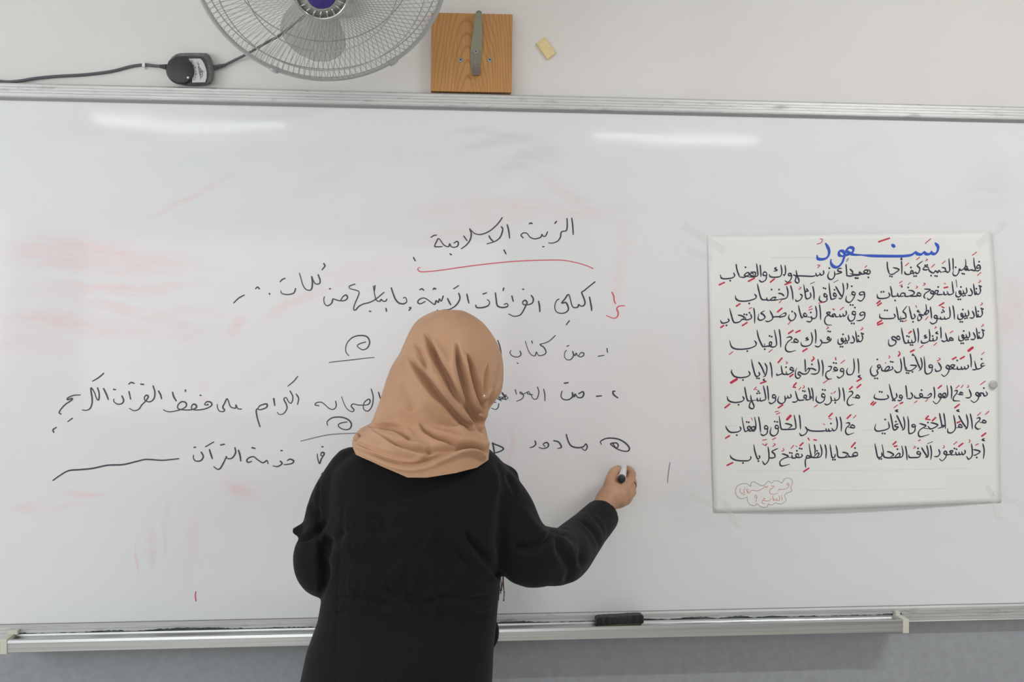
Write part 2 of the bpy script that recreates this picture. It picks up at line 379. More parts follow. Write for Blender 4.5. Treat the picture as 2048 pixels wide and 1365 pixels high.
bm = bmesh.new(); rs = [er_ring(EZ0-0.0045, 0.90), er_ring(EZ0+0.0002, 0.93)]
for i in range(N): bm.faces.new((rs[0][i], rs[0][(i+1) % N], rs[1][(i+1) % N], rs[1][i]))
bm.faces.new(rs[0][::-1]); bm.faces.new(rs[-1]); obj('felt_pad', bm, m_felt, eraser)
bm = bmesh.new(); r2 = []
for z, k in ((EZ0-0.0004, 0.965), (EZ0+0.0006, 0.985)): r2.append(er_ring(z, k))
for i in range(N): bm.faces.new((r2[0][i], r2[0][(i+1) % N], r2[1][(i+1) % N], r2[1][i]))
obj('glue_line', bm, new_mat('glue_line', srgb(150, 150, 104), 0.6), eraser)

# ================================================================ ink
m_ink = new_mat('black_marker_ink', srgb(62, 60, 76), 0.35); m_inkred = new_mat('red_marker_ink', srgb(214, 92, 108), 0.4)
m_inkgrey = new_mat('faded_ink', srgb(128, 122, 132), 0.4); m_inkpink = new_mat('faded_red_ink', srgb(224, 150, 160), 0.4)
RC = [0]
def ribbon(V, F, pts, wfun, place, closed_caps=True):
    """flat pen stroke: pts (pixels); wfun(i_frac, tangent) -> half width (pixels); place(px,py) -> 3-D"""
    n_ = len(pts); b0 = len(V); rows = []
    for i, p in enumerate(pts):
        t = np.array(pts[min(i+1, n_-1)]) - np.array(pts[max(i-1, 0)]); t = t/(np.linalg.norm(t)+1e-9)
        nn = np.array([-t[1], t[0]]); w = wfun(i/(n_-1), t); p = np.array(p)
        if i == 0: rows += [(p-t*w*0.85, nn, w*0.45), (p-t*w*0.45, nn, w*0.85)]
        rows.append((p, nn, w))
        if i == n_-1: rows += [(p+t*w*0.45, nn, w*0.85), (p+t*w*0.85, nn, w*0.45)]
    RC[0] = (RC[0]+1) % 16                     # ink laid over ink: each stroke a hair above the last
    for q, (p, nn, w) in enumerate(rows):
        up_ = np.array([0, -1.0, 0])*(RC[0]*9e-6+q*1.5e-6); V.append(place(*(p+nn*w))+up_); V.append(place(*(p-nn*w))+up_)
    for i in range(len(rows)-1): F.append((b0+2*i, b0+2*i+2, b0+2*i+3, b0+2*i+1))
def spl2(pts, k=5): return [tuple(q) for q in catmull([np.array(p, float) for p in pts], k)]
def cluster(items, m):
    """joins pen strokes that lie together into written words: items = [(pts, V, F)] -> [(V, F)]"""
    bb = [(min(p[0] for p in q), min(p[1] for p in q), max(p[0] for p in q), max(p[1] for p in q)) for q, _, _ in items]
    par = list(range(len(items)))
    def find(i):
        while par[i] != i: i = par[i]
        return i
    for i in range(len(items)):
        for j in range(i):
            a, b = bb[i], bb[j]
            if a[0]-m < b[2] and b[0]-m < a[2] and a[1]-m*2.2 < b[3] and b[1]-m*2.2 < a[3]: par[find(i)] = find(j)
    out = {}
    for i, (q, V, F) in enumerate(items):
        v, f = out.setdefault(find(i), ([], [])); k = len(v); v += V; f += [tuple(x+k for x in y) for y in F]
    return list(out.values())
BOARD_TEXT = {
 ('title_writing', 820, 400, 4, 3.0): """
1294,146 1302,210 1306,278;1256,150 1258,205 1250,246 1222,252 1208,264 1203,300 1178,332 1140,346 1108,344;1158,190 1165,180 1174,172
1100,256 1085,288 1066,292 1056,276 1044,300 1000,312 962,300 935,268 905,266 888,284 905,304;954,192 966,186 978,190;1062,376 1072,374
778,200 790,250 797,306;752,402 768,432;730,215 742,238 722,298 680,332 615,352;632,288 645,312 664,330
738,142 702,192 650,240 600,268 552,278 515,268 498,252 480,234;478,232 490,272 480,322 450,362 410,392;430,290 456,326
352,346 374,332 387,346 378,372 350,380 328,372 318,350 310,374 285,370 262,352 244,324 226,310 212,334 200,360 198,374 225,376 258,374
168,300 190,286 212,282;320,432 332,440;28,462 42,488""",
 ('first_line_writing', 820, 400, 4, 3.2): """
1436,778 1450,850 1453,886;1480,656 1430,696 1392,728 1374,742 1392,790 1400,824 1388,848 1366,850 1350,838 1342,858 1312,862 1294,840 1270,758 1240,792 1214,826 1246,822 1262,848 1266,880 1240,904 1200,908 1168,892 1158,850 1172,808 1192,794;1275,968 1250,1000
1028,812 1036,850 1039,895;970,765 986,790 982,820 960,836 928,840 906,836 902,816 922,804 936,822 925,850 905,890 880,922 832,932 790,914;902,716 910,716;815,770 826,812
683,745 690,800 700,848 740,862 782,852 776,830 752,838;750,706 745,726;526,844 536,862 582,862 626,846 636,816 618,798;584,754 612,744
455,755 462,790 471,826;350,712 390,686;390,748 399,790 372,840 320,875 262,882;300,790 316,822 326,840
266,770 250,812 236,792 226,822 210,806 200,836 184,832 150,806 114,786 76,796 62,820 82,832 122,814;184,718 194,708 206,714;78,720 95,712 110,724;218,884 224,888""",
 ('first_line_writing', 440, 500, 4, 3.2): """
1370,305 1385,350 1404,396 1432,426 1470,432 1494,414 1484,382 1466,386;1516,462 1526,466 1512,486
1334,396 1324,412 1300,408 1290,396 1278,412 1250,402 1236,350 1226,290;1312,340 1250,392 1200,420 1152,432 1112,452 1086,480 1070,478 1076,440 1112,350 1096,326 1044,312 1034,292 1080,274;1328,470 1332,492;1196,492 1206,493;1240,286 1234,332
965,404 985,374 1008,362 1020,382 1002,404 962,408 926,400 904,394 892,428 860,448 836,430 830,394 836,376;876,312 884,312
785,200 800,240 795,270 765,272 746,246 734,212 739,256 736,300 724,322 690,318 664,284 646,222 635,186;830,110 839,130 816,160
605,310 590,346 542,358 496,350 486,328;480,256 498,238 522,228;395,350 398,356;284,312 300,299 316,313;110,425 150,386 195,362""",
 ('circled_mark', 440, 500, 4, 2.9): """1030,848 1006,812 1014,752 1060,702 1120,686 1176,696 1197,740 1178,786 1140,800 1106,780 1100,764 1128,748 1166,738""",
 ('circle_underline', 440, 500, 4, 1.7): "872,902 950,892 1050,882 1160,868 1235,862",
 ('second_line_writing', 820, 660, 4, 2.4): """1576,150 1580,180;1505,212 1552,205;1350,210 1366,184 1390,188 1386,208 1362,218 1340,206 1330,186 1318,208 1300,170 1308,206 1286,238 1256,240 1236,216 1240,178 1252,164;1255,132 1272,125
1162,46 1120,86 1080,106 1040,118 1072,142 1088,180 1070,200 1030,206 1012,178 1000,208 970,200 944,160 922,90;974,90 980,108
880,170 887,200 860,218 820,210 800,186 808,164;858,266 864,270;702,85 718,130 728,180 730,200""",
 ('third_line_writing', 820, 660, 4, 3.4): """1642,492 1624,494 1630,520 1662,545;1492,533 1532,529;1350,512 1382,496 1390,518 1374,542 1340,540 1322,514 1312,538 1298,500 1300,536 1266,560 1226,556 1208,530 1216,492;1235,428 1265,424""",
 ('third_line_writing', 820, 660, 4, 2.2): """1070,475 1078,520 1079,570;1020,458 1031,500 1016,550 988,553 966,520 948,494 940,512 982,520;935,500 905,516 884,512 880,498 896,506 908,530 892,556 852,572;842,480 851,516
785,545 766,530 762,560 786,545;750,540 720,560 690,540;735,510 756,540 700,535;700,520 720,550 762,555;690,545 730,570;710,590 705,620 685,638 650,626;690,580 650,586;735,500 762,530;770,520 735,545""",
 ('third_line_writing', 380, 660, 4, 2.7): """1508,500 1520,540 1528,560;1450,475 1466,540 1456,610 1426,650 1398,644 1386,622 1396,580 1430,556 1441,574 1420,600 1350,603 1304,594 1290,614 1312,640 1298,656 1264,640 1236,600 1212,536
1165,572 1170,610 1150,636 1116,632 1080,600 1050,580 1010,585 1002,602 1032,608;862,372 830,412 782,452;850,515 869,550 860,598
800,490 821,530 819,570 805,588 788,576 772,546 756,546 752,562 768,592 775,630 750,670 716,678 697,660;672,550 678,596""",
 ('third_line_writing', 60, 690, 4, 3.2): """1824,508 1840,488 1882,474 1898,480 1888,504 1842,520 1816,514 1810,540 1822,600 1840,656;1948,432 1958,486
1692,515 1664,512 1648,480 1646,506 1620,504 1600,490 1578,432 1556,470 1542,500 1556,522 1544,535 1514,530 1500,504 1498,476
1418,484 1396,478 1416,456 1448,462 1452,486 1420,506 1380,518 1322,522 1292,510 1300,480 1322,478 1332,500 1300,518 1242,522 1186,512 1184,482 1214,456 1246,464 1248,494 1204,520 1130,536 1090,532 1068,520;1420,478 1426,480;1140,380 1150,416 1170,450;1362,404 1368,406;1243,362 1245,374
1028,370 1044,400 1053,432;985,330 999,380 992,430 962,456 926,450 914,426 930,404 946,416 926,450 896,480 870,516 832,528 795,510;886,315 910,318;790,315 810,302 835,310;792,375 805,436;735,410 749,444 736,470 702,476 672,456 670,434;668,357 684,359
590,228 550,262 500,292;588,350 608,390 626,438;540,345 553,390 550,440 534,434 515,382 490,344 488,372 496,420 496,470 480,510 450,525 418,522
402,402 350,405 305,424 300,440 336,430 330,446 280,480 242,524 234,546 248,555;340,588 302,615;210,662 184,680 190,702""",
 ('circled_mark', 380, 660, 4, 2.9): """1100,765 1098,735 1140,704 1210,700 1266,720 1291,755 1280,790 1245,800 1202,786 1186,762 1210,746 1256,738""",
 ('fourth_line_writing', 820, 660, 4, 3.0): """1530,916 1526,892 1580,868 1660,874 1720,904 1754,944 1746,970 1710,972 1660,955 1620,930 1605,912 1650,906 1666,926 1656,945 1636,934;1620,905 1640,940
1250,838 1265,890 1290,930 1340,944 1386,936 1406,914 1418,940 1400,966 1370,944;1150,888 1190,900 1211,940 1182,951;1080,935 1066,916 1092,902 1108,918 1100,940 1066,951 1030,942;1000,890 1006,915 986,936 960,944
662,910 742,944 735,966 682,985 632,990;660,905 670,952 677,1012""",
 ('fourth_line_writing', 380, 660, 4, 3.3): """1046,1004 1052,984 1072,986 1068,1008 1048,1008;1072,1000 1050,1036 1036,1072 1022,1032 1018,994;1055,937 1065,937;1052,1156 1074,1136
780,1046 802,1036 829,1050 816,1070 776,1078 752,1080;722,1052 736,1072 702,1095 664,1090;728,968 738,967""",
 ('fourth_line_writing', 60, 690, 4, 3.4): """1905,952 1896,926 1878,938 1858,944 1820,920 1788,896 1750,906 1734,926 1746,942 1772,934;1776,824 1800,830;1668,845 1681,890 1686,930;1640,825 1644,866 1618,906 1584,912 1566,894;1572,896 1546,950 1520,992 1495,995 1470,975;1525,803 1556,796;1405,816 1470,778;1435,840 1450,886 1459,912
1370,860 1386,895 1366,928 1326,930 1308,910 1308,884;1312,822 1324,820""",
 ('rule_line', 60, 690, 4, 3.4): """184,1086 240,1046 310,1008 400,1000 500,990 620,965 740,960 850,935 930,918 1060,925 1190,912""",
}
BOARD_RED = {('red_underline', 820, 400, 4, 2.2): """78,540 62,552 74,570 112,576 250,563 420,538 600,515 800,495 1000,484 1200,482 1300,496 1400,522 1465,550""",
 ('red_mark', 820, 400, 4, 2.9): """1615,740 1630,770 1634,810 1645,830;1716,848 1676,850 1654,872 1666,905 1654,940 1620,946 1570,925""",
 ('red_tick', 0, 0, 1, 2.6): "391.5,1184 390.5,1194 392,1203"}
BOARD_GREY = {('faded_stroke', 380, 660, 4, 2.2): "885,892 980,868 1100,842 1220,832 1335,828", ('faded_stroke', 0, 0, 1, 1.4): "1340,926 1337,945 1335,966"}
def board_ink(d, mat, labels):
    groups = {}; wid = 0
    def flush(items, nm):
        base_nm = 'faded_stroke' if nm.startswith('faded') else nm
        for V, F in cluster(items, 5.0):
            tag(obj(base_nm, pymesh(base_nm, V, F), mat, board), labels.get(base_nm))
    for (nm, ox, oy, s, w), txt in d.items():
        items = groups.setdefault(nm if nm != 'faded_stroke' else nm+str(ox), [])
        for st in txt.replace('\n', ';').split(';'):
            if not st.strip(): continue
            pts = [(ox+float(a.split(',')[0])/s, oy+float(a.split(',')[1])/s) for a in st.split()]
            if len(pts) < 2: continue
            L = sum(math.dist(a, b) for a, b in zip(pts, pts[1:]))
            hw = w/2*(0.88 if w > 2 else 1)
            f = lambda u, t, hw=hw, L=L: hw*(0.72+0.28*math.sin(math.pi*min(1, max(0, 0.15+u*0.8))))*(1.0+0.22*(t[1]*0.7+t[0]*0.5)) * (1.1 if L < 9 else 1)
            V, F = [], []; ribbon(V, F, spl2(pts), f, lambda a, b: P(a, b, -0.0004)); items.append((pts, V, F))
    for nm, items in groups.items(): flush(items, nm)
board_ink(BOARD_TEXT, m_ink, {'title_writing': 'black handwritten Arabic title at the top of the board', 'first_line_writing': 'black handwritten Arabic line under the red underline',
  'second_line_writing': 'black handwritten line numbered one', 'third_line_writing': 'black handwritten line numbered two', 'fourth_line_writing': 'black handwritten lowest line ending in a long rule', 'rule_line': 'long wavy black rule at lower left'})
board_ink(BOARD_RED, m_inkred, {'red_underline': 'thin red underline below the title', 'red_mark': 'red numeral at the line start', 'red_tick': 'small red tick near the tray'})
board_ink(BOARD_GREY, m_inkgrey, {'faded_stroke': 'pale grey faded pen stroke'})

# ================================================================ poster
def paper_y(px, py):
    """how far the paper stands off the board at that place"""
    u = (px-1415)/585.0; v = (py-468)/550.0
    u = min(1, max(0, u)); v = min(1, max(0, v))
    bottom = 0.013*max(0, math.sin(math.pi*min(1, max(0, (u-0.04)/0.92))))**1.0*max(0, v-0.55)**1.6*3.2
    top = 0.010*math.sin(math.pi*u)*max(0, 0.25-v)/0.25
    side = 0.004*math.sin(math.pi*v)*(abs(u-0.5)*2)**2
    return -(0.0015+bottom+top+side+0.0006*math.sin(7*u+3*v))
PC = [(1415, 471), (1984.8, 465.3), (2002.3, 1006.5), (1427.7, 1026.5)]
m_paper = new_mat('poster_paper', rough=0.6); n = NT(m_paper)
n.color(n.ramp(n.noise(3, 3, n.coord()), [(0.3, srgb(228, 227, 224)), (0.7, srgb(233, 232, 229))]))
poster_c = P(1708, 740, 0)
poster = empty('poster', (poster_c[0], -0.002, poster_c[2]), 'white handwritten Arabic poem poster taped to the right side of the whiteboard', 'poster')
NU, NV = 48, 48
def edge_pt(u, v):
    a = np.array(PC[0])*(1-u)+np.array(PC[1])*u; b = np.array(PC[3])*(1-u)+np.array(PC[2])*u
    p = a*(1-v)+b*v
    p = p + np.array([0.8*math.sin(v*5)*(1-u) + 9*u*math.sin(math.pi*min(1, v*1.25))*0.55, 0.8*math.sin(u*6)])
    return p
V = []; F = []
for j in range(NV+1):
    for i in range(NU+1):
        p = edge_pt(i/NU, j/NV); V.append(P(p[0], p[1], paper_y(*p)))
n0 = len(V); V += [v+np.array([0, 0.0004, 0]) for v in V]
for j in range(NV):
    for i in range(NU):
        a = j*(NU+1)+i; F.append((a, a+NU+1, a+NU+2, a+1)); F.append((n0+a, n0+a+1, n0+a+NU+2, n0+a+NU+1))
for i in range(NU):
    F.append((i, i+1, n0+i+1, n0+i)); a = NV*(NU+1)+i; F.append((a+1, a, n0+a, n0+a+1))
for j in range(NV):
    a = j*(NU+1); b = a+NU+1; F.append((b, a, n0+a, n0+b)); a += NU; b += NU; F.append((a, b, n0+b, n0+a))
obj('paper_sheet', pymesh('paper_sheet', V, F), m_paper, poster, True)
Z = {'1': (1400, 440), '2': (1700, 440), '3': (1400, 640), '4': (1700, 640), '5': (1400, 820), '6': (1700, 820)}
S = 2048/324.0
TUN = "1640,850 1650,900 1630,938 1600,936 1594,902;1600,936 1580,942 1570,875 1560,808;1522,868 1546,922 1530,956 1488,955;1470,858 1476,918 1442,932 1430,890;1442,932 1404,935 1402,900;1404,905 1380,900 1386,934 1410,950 1372,976 1340,960 1340,908;d 1636,836 1656,844 1597,872 1430,962 1455,956 1402,850 1370,1006 1396,1006;r 1640,762 1652,775 1625,795"
PO = []
def tun(dx, dy, z='2'):
    out = []
    for st in TUN.split(';'):
        pre = st[:2] if st[1] == ' ' and st[0] in 'dr' else ''
        body = st[2:] if pre else st
        out.append(pre+' '.join('%g,%g' % (float(q.split(',')[0])+dx, float(q.split(',')[1])+dy) for q in body.split()))
    return (z, ';'.join(out))
PO += [('2', """1615,568 1640,580 1647,620 1620,645 1582,642;1622,572 1602,592 1610,612 1642,606;1565,480 1570,560 1584,640 1532,632 1500,640 1482,614 1472,640 1448,630;1460,500 1464,565 1450,630 1482,602 1462,590 1430,625 1400,640 1382,620 1376,660 1350,702 1318,704 1300,680 1310,632;d 1632,530 1420,680 1442,685 1336,600
1300,485 1304,560 1304,630;1250,490 1258,580 1260,640 1235,665 1208,652 1150,664;1162,604 1200,612 1212,652;1150,665 1122,640 1110,668 1080,645 1062,670 1036,668 1000,640 990,598;990,600 950,592 925,625 962,634 992,622;d 1025,706 1076,710 1100,712 950,576 976,572
920,520 880,550 850,580 880,612 874,658 850,680 820,665 800,690;800,690 792,650 772,645 768,672 792,678;768,685 730,692 700,682 690,652;d 770,602 810,712 836,712
650,520 655,600 655,690;660,480 642,494 662,505;545,605 600,618 618,636 580,664 540,690 498,686;470,530 475,610 498,686;d 505,712 530,718
240,630 256,660 240,685 210,680 178,664 184,640 218,636 224,656 190,680 150,685 120,660 112,690 60,690 0,680;d 232,728 75,738 98,738
r 1545,450 1600,408;r 1610,705 1655,665;r 840,505 880,472;r 700,580 745,545;r 1165,555 1205,520;r 1030,600 1070,562;r 965,495 980,503 955,520;r 190,600 215,580
0,958 5,950""")]
PO += [('1', """2040,690 1990,702 1955,700 1900,712 1848,702;1895,622 1930,662 1920,702;1845,560 1852,640 1858,716;1848,532 1878,502;1850,510 1880,482;d 1965,735 1995,738
1792,614 1752,618 1742,645 1792,664 1742,682 1702,694;1700,652 1702,702 1680,745 1640,752 1615,712 1635,650;d 1635,612
1560,640 1562,682 1530,700 1512,670;1512,692 1480,710 1462,672;1462,702 1420,715 1300,710 1232,708 1180,702;1215,640 1226,700 1252,770 1236,800 1204,776 1214,720 1182,692;1165,705 1122,704 1122,680 1150,684 1154,740 1112,790 1074,770
1075,575 1082,650 1070,700 1050,692;1022,570 1034,650 1020,710 960,726 892,720 874,690;970,600 944,615 976,638 930,650
840,665 806,662 800,700 842,702 840,666;842,705 830,760 782,786 745,762;760,570 766,640 772,720;715,555 726,640 730,700 690,720 620,724;640,660 700,666 692,708 634,702 650,672 682,690;622,720 560,702 600,666 622,690 560,726 500,722;455,560 470,640 500,722
425,670 437,710 400,736 320,746 270,736 258,695;d 575,600 382,770
r 1485,572 1516,576 1488,606;R 890,788 940,748;R 612,778 688,738;R 244,822 308,792
b 1590,300 1626,370 1631,430 1600,482 1540,500 1490,490 1480,450;b 1800,460 1760,446 1760,402 1800,394 1828,430 1816,492 1790,552 1742,596 1690,592 1656,548 1655,500;b 1795,460 1870,440 1925,412 1936,362 1890,350 1852,386 1882,416 1945,440 2048,445;r 1520,240 1550,248 1530,290 1480,306""")]
PO += [('2', """b 1080,295 1112,340 1106,395 1075,430 1040,425 1030,396;b 1030,402 1010,430 962,432 940,402;b 940,404 900,436 850,430 830,402;b 830,402 780,442 700,456 600,460 300,456 150,446;b 528,318 538,322 548,328 558,336 568,340;b 532,330 548,328 566,326;R 362,278 498,232;r 950,300 1020,240
1340,760 1352,852;1290,780 1300,870 1305,926 1270,946 1244,942 1228,902;1228,942 1196,946 1182,905;1182,942 1130,946 1100,940 1116,902 1082,896 1076,926 1100,934;1076,945 1022,926 1030,900 1056,914 1046,970 1000,1010 975,990;940,875 1000,880 1012,892 952,930 935,970 952,996;d 1115,850
890,935 860,922 850,952 890,964 896,932;850,966 790,966 750,965;740,890 792,900 812,932 752,964 700,966 692,932 652,930 640,966 700,962;640,966 610,966 600,926;600,962 535,966 525,900 510,838;490,920 501,960 470,986 400,996 352,986 342,940;d 395,912 425,910 570,1020 735,856 655,846
R 1190,860 1235,850;r 1190,800 1210,812;r 930,800 952,810 925,832;r 625,800 660,775;r 630,832 662,822;r 838,838 856,850 835,866;R 340,1058 380,1025;R 350,1085 395,1052;735,820 764,790
150,910 180,922 180,980 142,1026 95,1012;150,910 120,926 132,950 176,942;60,920 30,910 26,940 62,950 66,920;62,952 40,1000 -5,1045 -50,1022 -45,962;d 22,840 5,1076 35,1078
1300,1085 1315,1170 1321,1260;1255,1100 1266,1180 1260,1232 1230,1250 1202,1255 1192,1222;1192,1252 1152,1256 1142,1226;1142,1255 1070,1240 1072,1210 1100,1222 1092,1290 1042,1316 1010,1292;1015,1100 1026,1180 1031,1250;960,1070 966,1130 955,1200 992,1170 986,1146 950,1170 930,1206 898,1200 872,1196 906,1240 870,1276 854,1250 860,1210;870,1140 850,1155 886,1170;d 1162,1172 1188,1162 1175,1142
810,1190 822,1230 785,1250 765,1180 745,1095;720,1090 690,1130 670,1160 700,1190 706,1240 660,1250 640,1254 640,1222;640,1252 615,1256 600,1180 585,1100;555,1190 571,1220 540,1246 430,1250 380,1236 374,1190;d 440,1145 470,1146 797,1290 640,1280 666,1283
R 1160,1100 1190,1112;R 1130,1085 1186,1050;r 832,1082 842,1110;r 955,1265 986,1226;r 685,1286 716,1270;R 345,1308 400,1272;R 350,1330 414,1306;r 1640,1050
155,1165 186,1180 180,1236 140,1270 80,1276;155,1165 125,1186 140,1210 181,1196;70,1165 35,1160 30,1190 66,1200 71,1166;66,1200 50,1260 4,1282 -26,1240 -16,1200;d 62,1110 20,1310 50,1312""")]
PO += [tun(0, 0), tun(24, 285), tun(36, -708, '4'), tun(-1490, -665, '4')]
PO += [('1', """1860,800 1866,840 1856,882;1805,800 1816,900 1790,990 1752,992;1715,842 1770,940 1800,975;1690,792 1750,762;1720,940 1692,926 1690,960 1722,966 1720,942;1722,985 1682,1002 1655,996 1640,900 1630,800;1595,940 1570,936 1574,970 1606,970 1597,940;1606,972 1600,1022 1550,1042 1508,1012 1516,960;d 1562,862 1586,870 1700,885
1425,840 1440,920 1441,1012;1395,810 1450,786;1395,920 1401,970 1370,996 1340,990 1325,900 1310,820;1265,940 1291,960 1270,1010 1222,1030 1208,1006;d 1342,905 1364,898 1352,878
1145,830 1166,910 1176,1012;1095,840 1112,920 1100,980 1060,1000 990,1008;990,930 1030,936 1064,964;990,1010 940,1016 890,1014 920,984 958,982 935,1012;890,1016 850,1016 842,982;842,1012 778,1002 745,900 725,810;690,940 711,970 690,1000 600,1026 500,1026 456,1000 448,960;d 905,882 1000,882 622,1058
r 1260,850 1276,860 1250,882;R 1075,818 1150,790;r 1000,1050 1030,1020;R 460,1093 504,1062;r 1500,1055 1560,1040
1845,1150 1851,1190 1820,1220 1806,1186;1806,1212 1776,1226 1766,1192;1766,1222 1720,1226 1702,1192 1672,1202 1690,1226 1640,1212 1600,1176 1642,1170 1630,1200 1592,1226 1575,1280 1602,1326 1666,1332
1510,1070 1521,1160 1526,1266;1460,1090 1476,1180 1462,1240 1410,1250;1405,1220 1416,1260 1390,1290 1345,1282;1340,1190 1318,1182 1310,1212 1346,1224 1348,1194;1400,1235 1350,1226;1310,1225 1285,1236 1260,1160 1245,1080;1190,1170 1211,1210 1190,1260 1150,1276 1120,1240 1130,1196;d 1400,1172 1165,1160
1050,1186 1082,1180 1080,1210 1040,1226 1000,1226 1050,1186;1000,1226 955,1226 910,1232;885,1150 922,1240 870,1286 825,1280;815,1150 770,1180 802,1200 821,1240 770,1270 734,1250 745,1190
680,1115 691,1200 691,1312;640,1190 651,1240 620,1260 580,1264 576,1230;576,1262 530,1260 500,1290 430,1296 395,1200 375,1120;480,1205 530,1215 560,1240 520,1275;355,1250 366,1280 330,1300 280,1306 258,1270;d 625,1176 560,1195 590,1200 335,1336
R 1680,1128 1698,1138;r 1772,1140 1815,1106;r 1375,1140 1420,1126;r 1380,1112 1410,1090;r 1115,1322 1152,1280;R 980,1166 1035,1118;r 620,1125 652,1112;R 535,1338 595,1300;R 262,1362 300,1336""")]
PO += [('4', """1300,240 1265,226 1260,252 1300,260 1305,236;1260,266 1232,262 1205,165;1232,255 1190,276 1155,262;1145,90 1151,170 1151,240;1100,210 1096,250 1070,266;1110,150 1085,165 1116,180;1070,266 1052,262 1050,226;1050,266 1008,262 1010,200 1000,120;1006,262 960,290 910,292 900,260;965,190 940,205 970,225 935,236;d 1045,206
855,105 866,190 861,290;800,115 820,200 826,270 790,290 778,252;778,290 740,290 738,252;738,290 692,290 665,190 650,100;630,220 600,206 590,240 626,250 630,222;590,246 560,216 530,220 540,250 580,270 570,310 520,332 490,310 488,250;d 720,206 745,214 765,318 790,320
r 1078,85 1090,95 1070,110;r 1060,324 1095,292;r 885,354 926,322;r 1262,168 1300,142;R 745,170 776,146
1692,550 1664,558 1656,578 1674,588 1708,576;1672,588 1652,612 1606,623 1590,590 1575,520;1600,604 1590,630 1545,632;1520,430 1531,510 1531,602;d 1663,497;Q 1498,392 1550,352;r 1665,440 1695,412
1490,570 1496,602 1460,625 1446,590;1446,616 1416,626 1406,590;1406,622 1362,626 1356,590;1356,622 1300,620 1322,580 1290,570 1270,590 1304,610 1250,625 1215,602 1230,576 1256,600 1240,670 1192,716 1155,690;1115,540 1151,600 1140,640 1090,652 1074,620;d 1355,515
r 1122,482 1142,500 1100,522;R 1295,500 1340,475;R 1395,495 1445,466
1035,570 1002,575 1005,602 1042,600 1036,570;1042,600 1030,660 980,686 950,660 945,560 935,465;895,480 911,560 900,620 870,646;820,460 860,560 890,628;800,430 788,445 816,452;760,575 800,576 840,586 780,640 740,645 706,642;720,640 712,602;680,470 690,560 704,642;635,490 651,580 640,650 590,666 560,632;d 790,660 715,672 740,675
530,590 541,620 500,640 440,650 462,602 492,592 494,622 440,650;440,648 404,640 400,602;380,570 350,576 354,602 386,600 381,572;386,602 342,640 352,680 310,712 270,690 258,630 282,580;d 515,530 540,535 345,502 315,740 345,742
R 765,405 810,382;R 618,402 632,430 610,460;r 492,455 506,470 490,486;r 445,542 455,550
1720,910 1736,945 1700,966 1682,932 1640,930 1652,962 1620,966 1590,942 1600,920 1626,936 1620,1002 1572,1046 1528,1020;1505,880 1531,950 1510,986 1460,986;d 1692,865;r 1650,820 1712,775;r 1488,822 1502,845 1478,856
1430,930 1396,916 1390,940 1432,950;1390,950 1356,940;1320,900 1352,896 1350,926 1310,980 1312,1022 1390,1026;r 1340,866 1382,830;r 1405,860 1430,826
1275,835 1286,900 1281,1000;1225,830 1236,920 1226,970 1190,986 1172,942 1200,930 1210,960 1150,986 1120,962 1130,936 1152,950 1140,1010 1092,1062 1048,1030;1060,850 1071,930 1066,1000;980,962 1020,932 1026,960 990,986 940,986 905,984;915,940 885,936 885,965 916,970 915,942;916,975 870,991 825,986 814,956;d 905,890;R 1115,866 1156,832;r 955,1035 986,1002;r 815,1050 850,1026
770,920 791,960 770,996 720,996;705,830 715,910 721,990;655,955 630,956 630,985 661,985 656,956;661,986 640,1022 600,1020;585,930 591,975 545,1002 515,900 495,815;470,950 486,985 440,1006 360,1006 308,986 315,940;d 375,910 402,915 540,1020 566,1022;R 635,1060 666,1046;R 265,1070 296,1036;R 288,1080 326,1046""")]
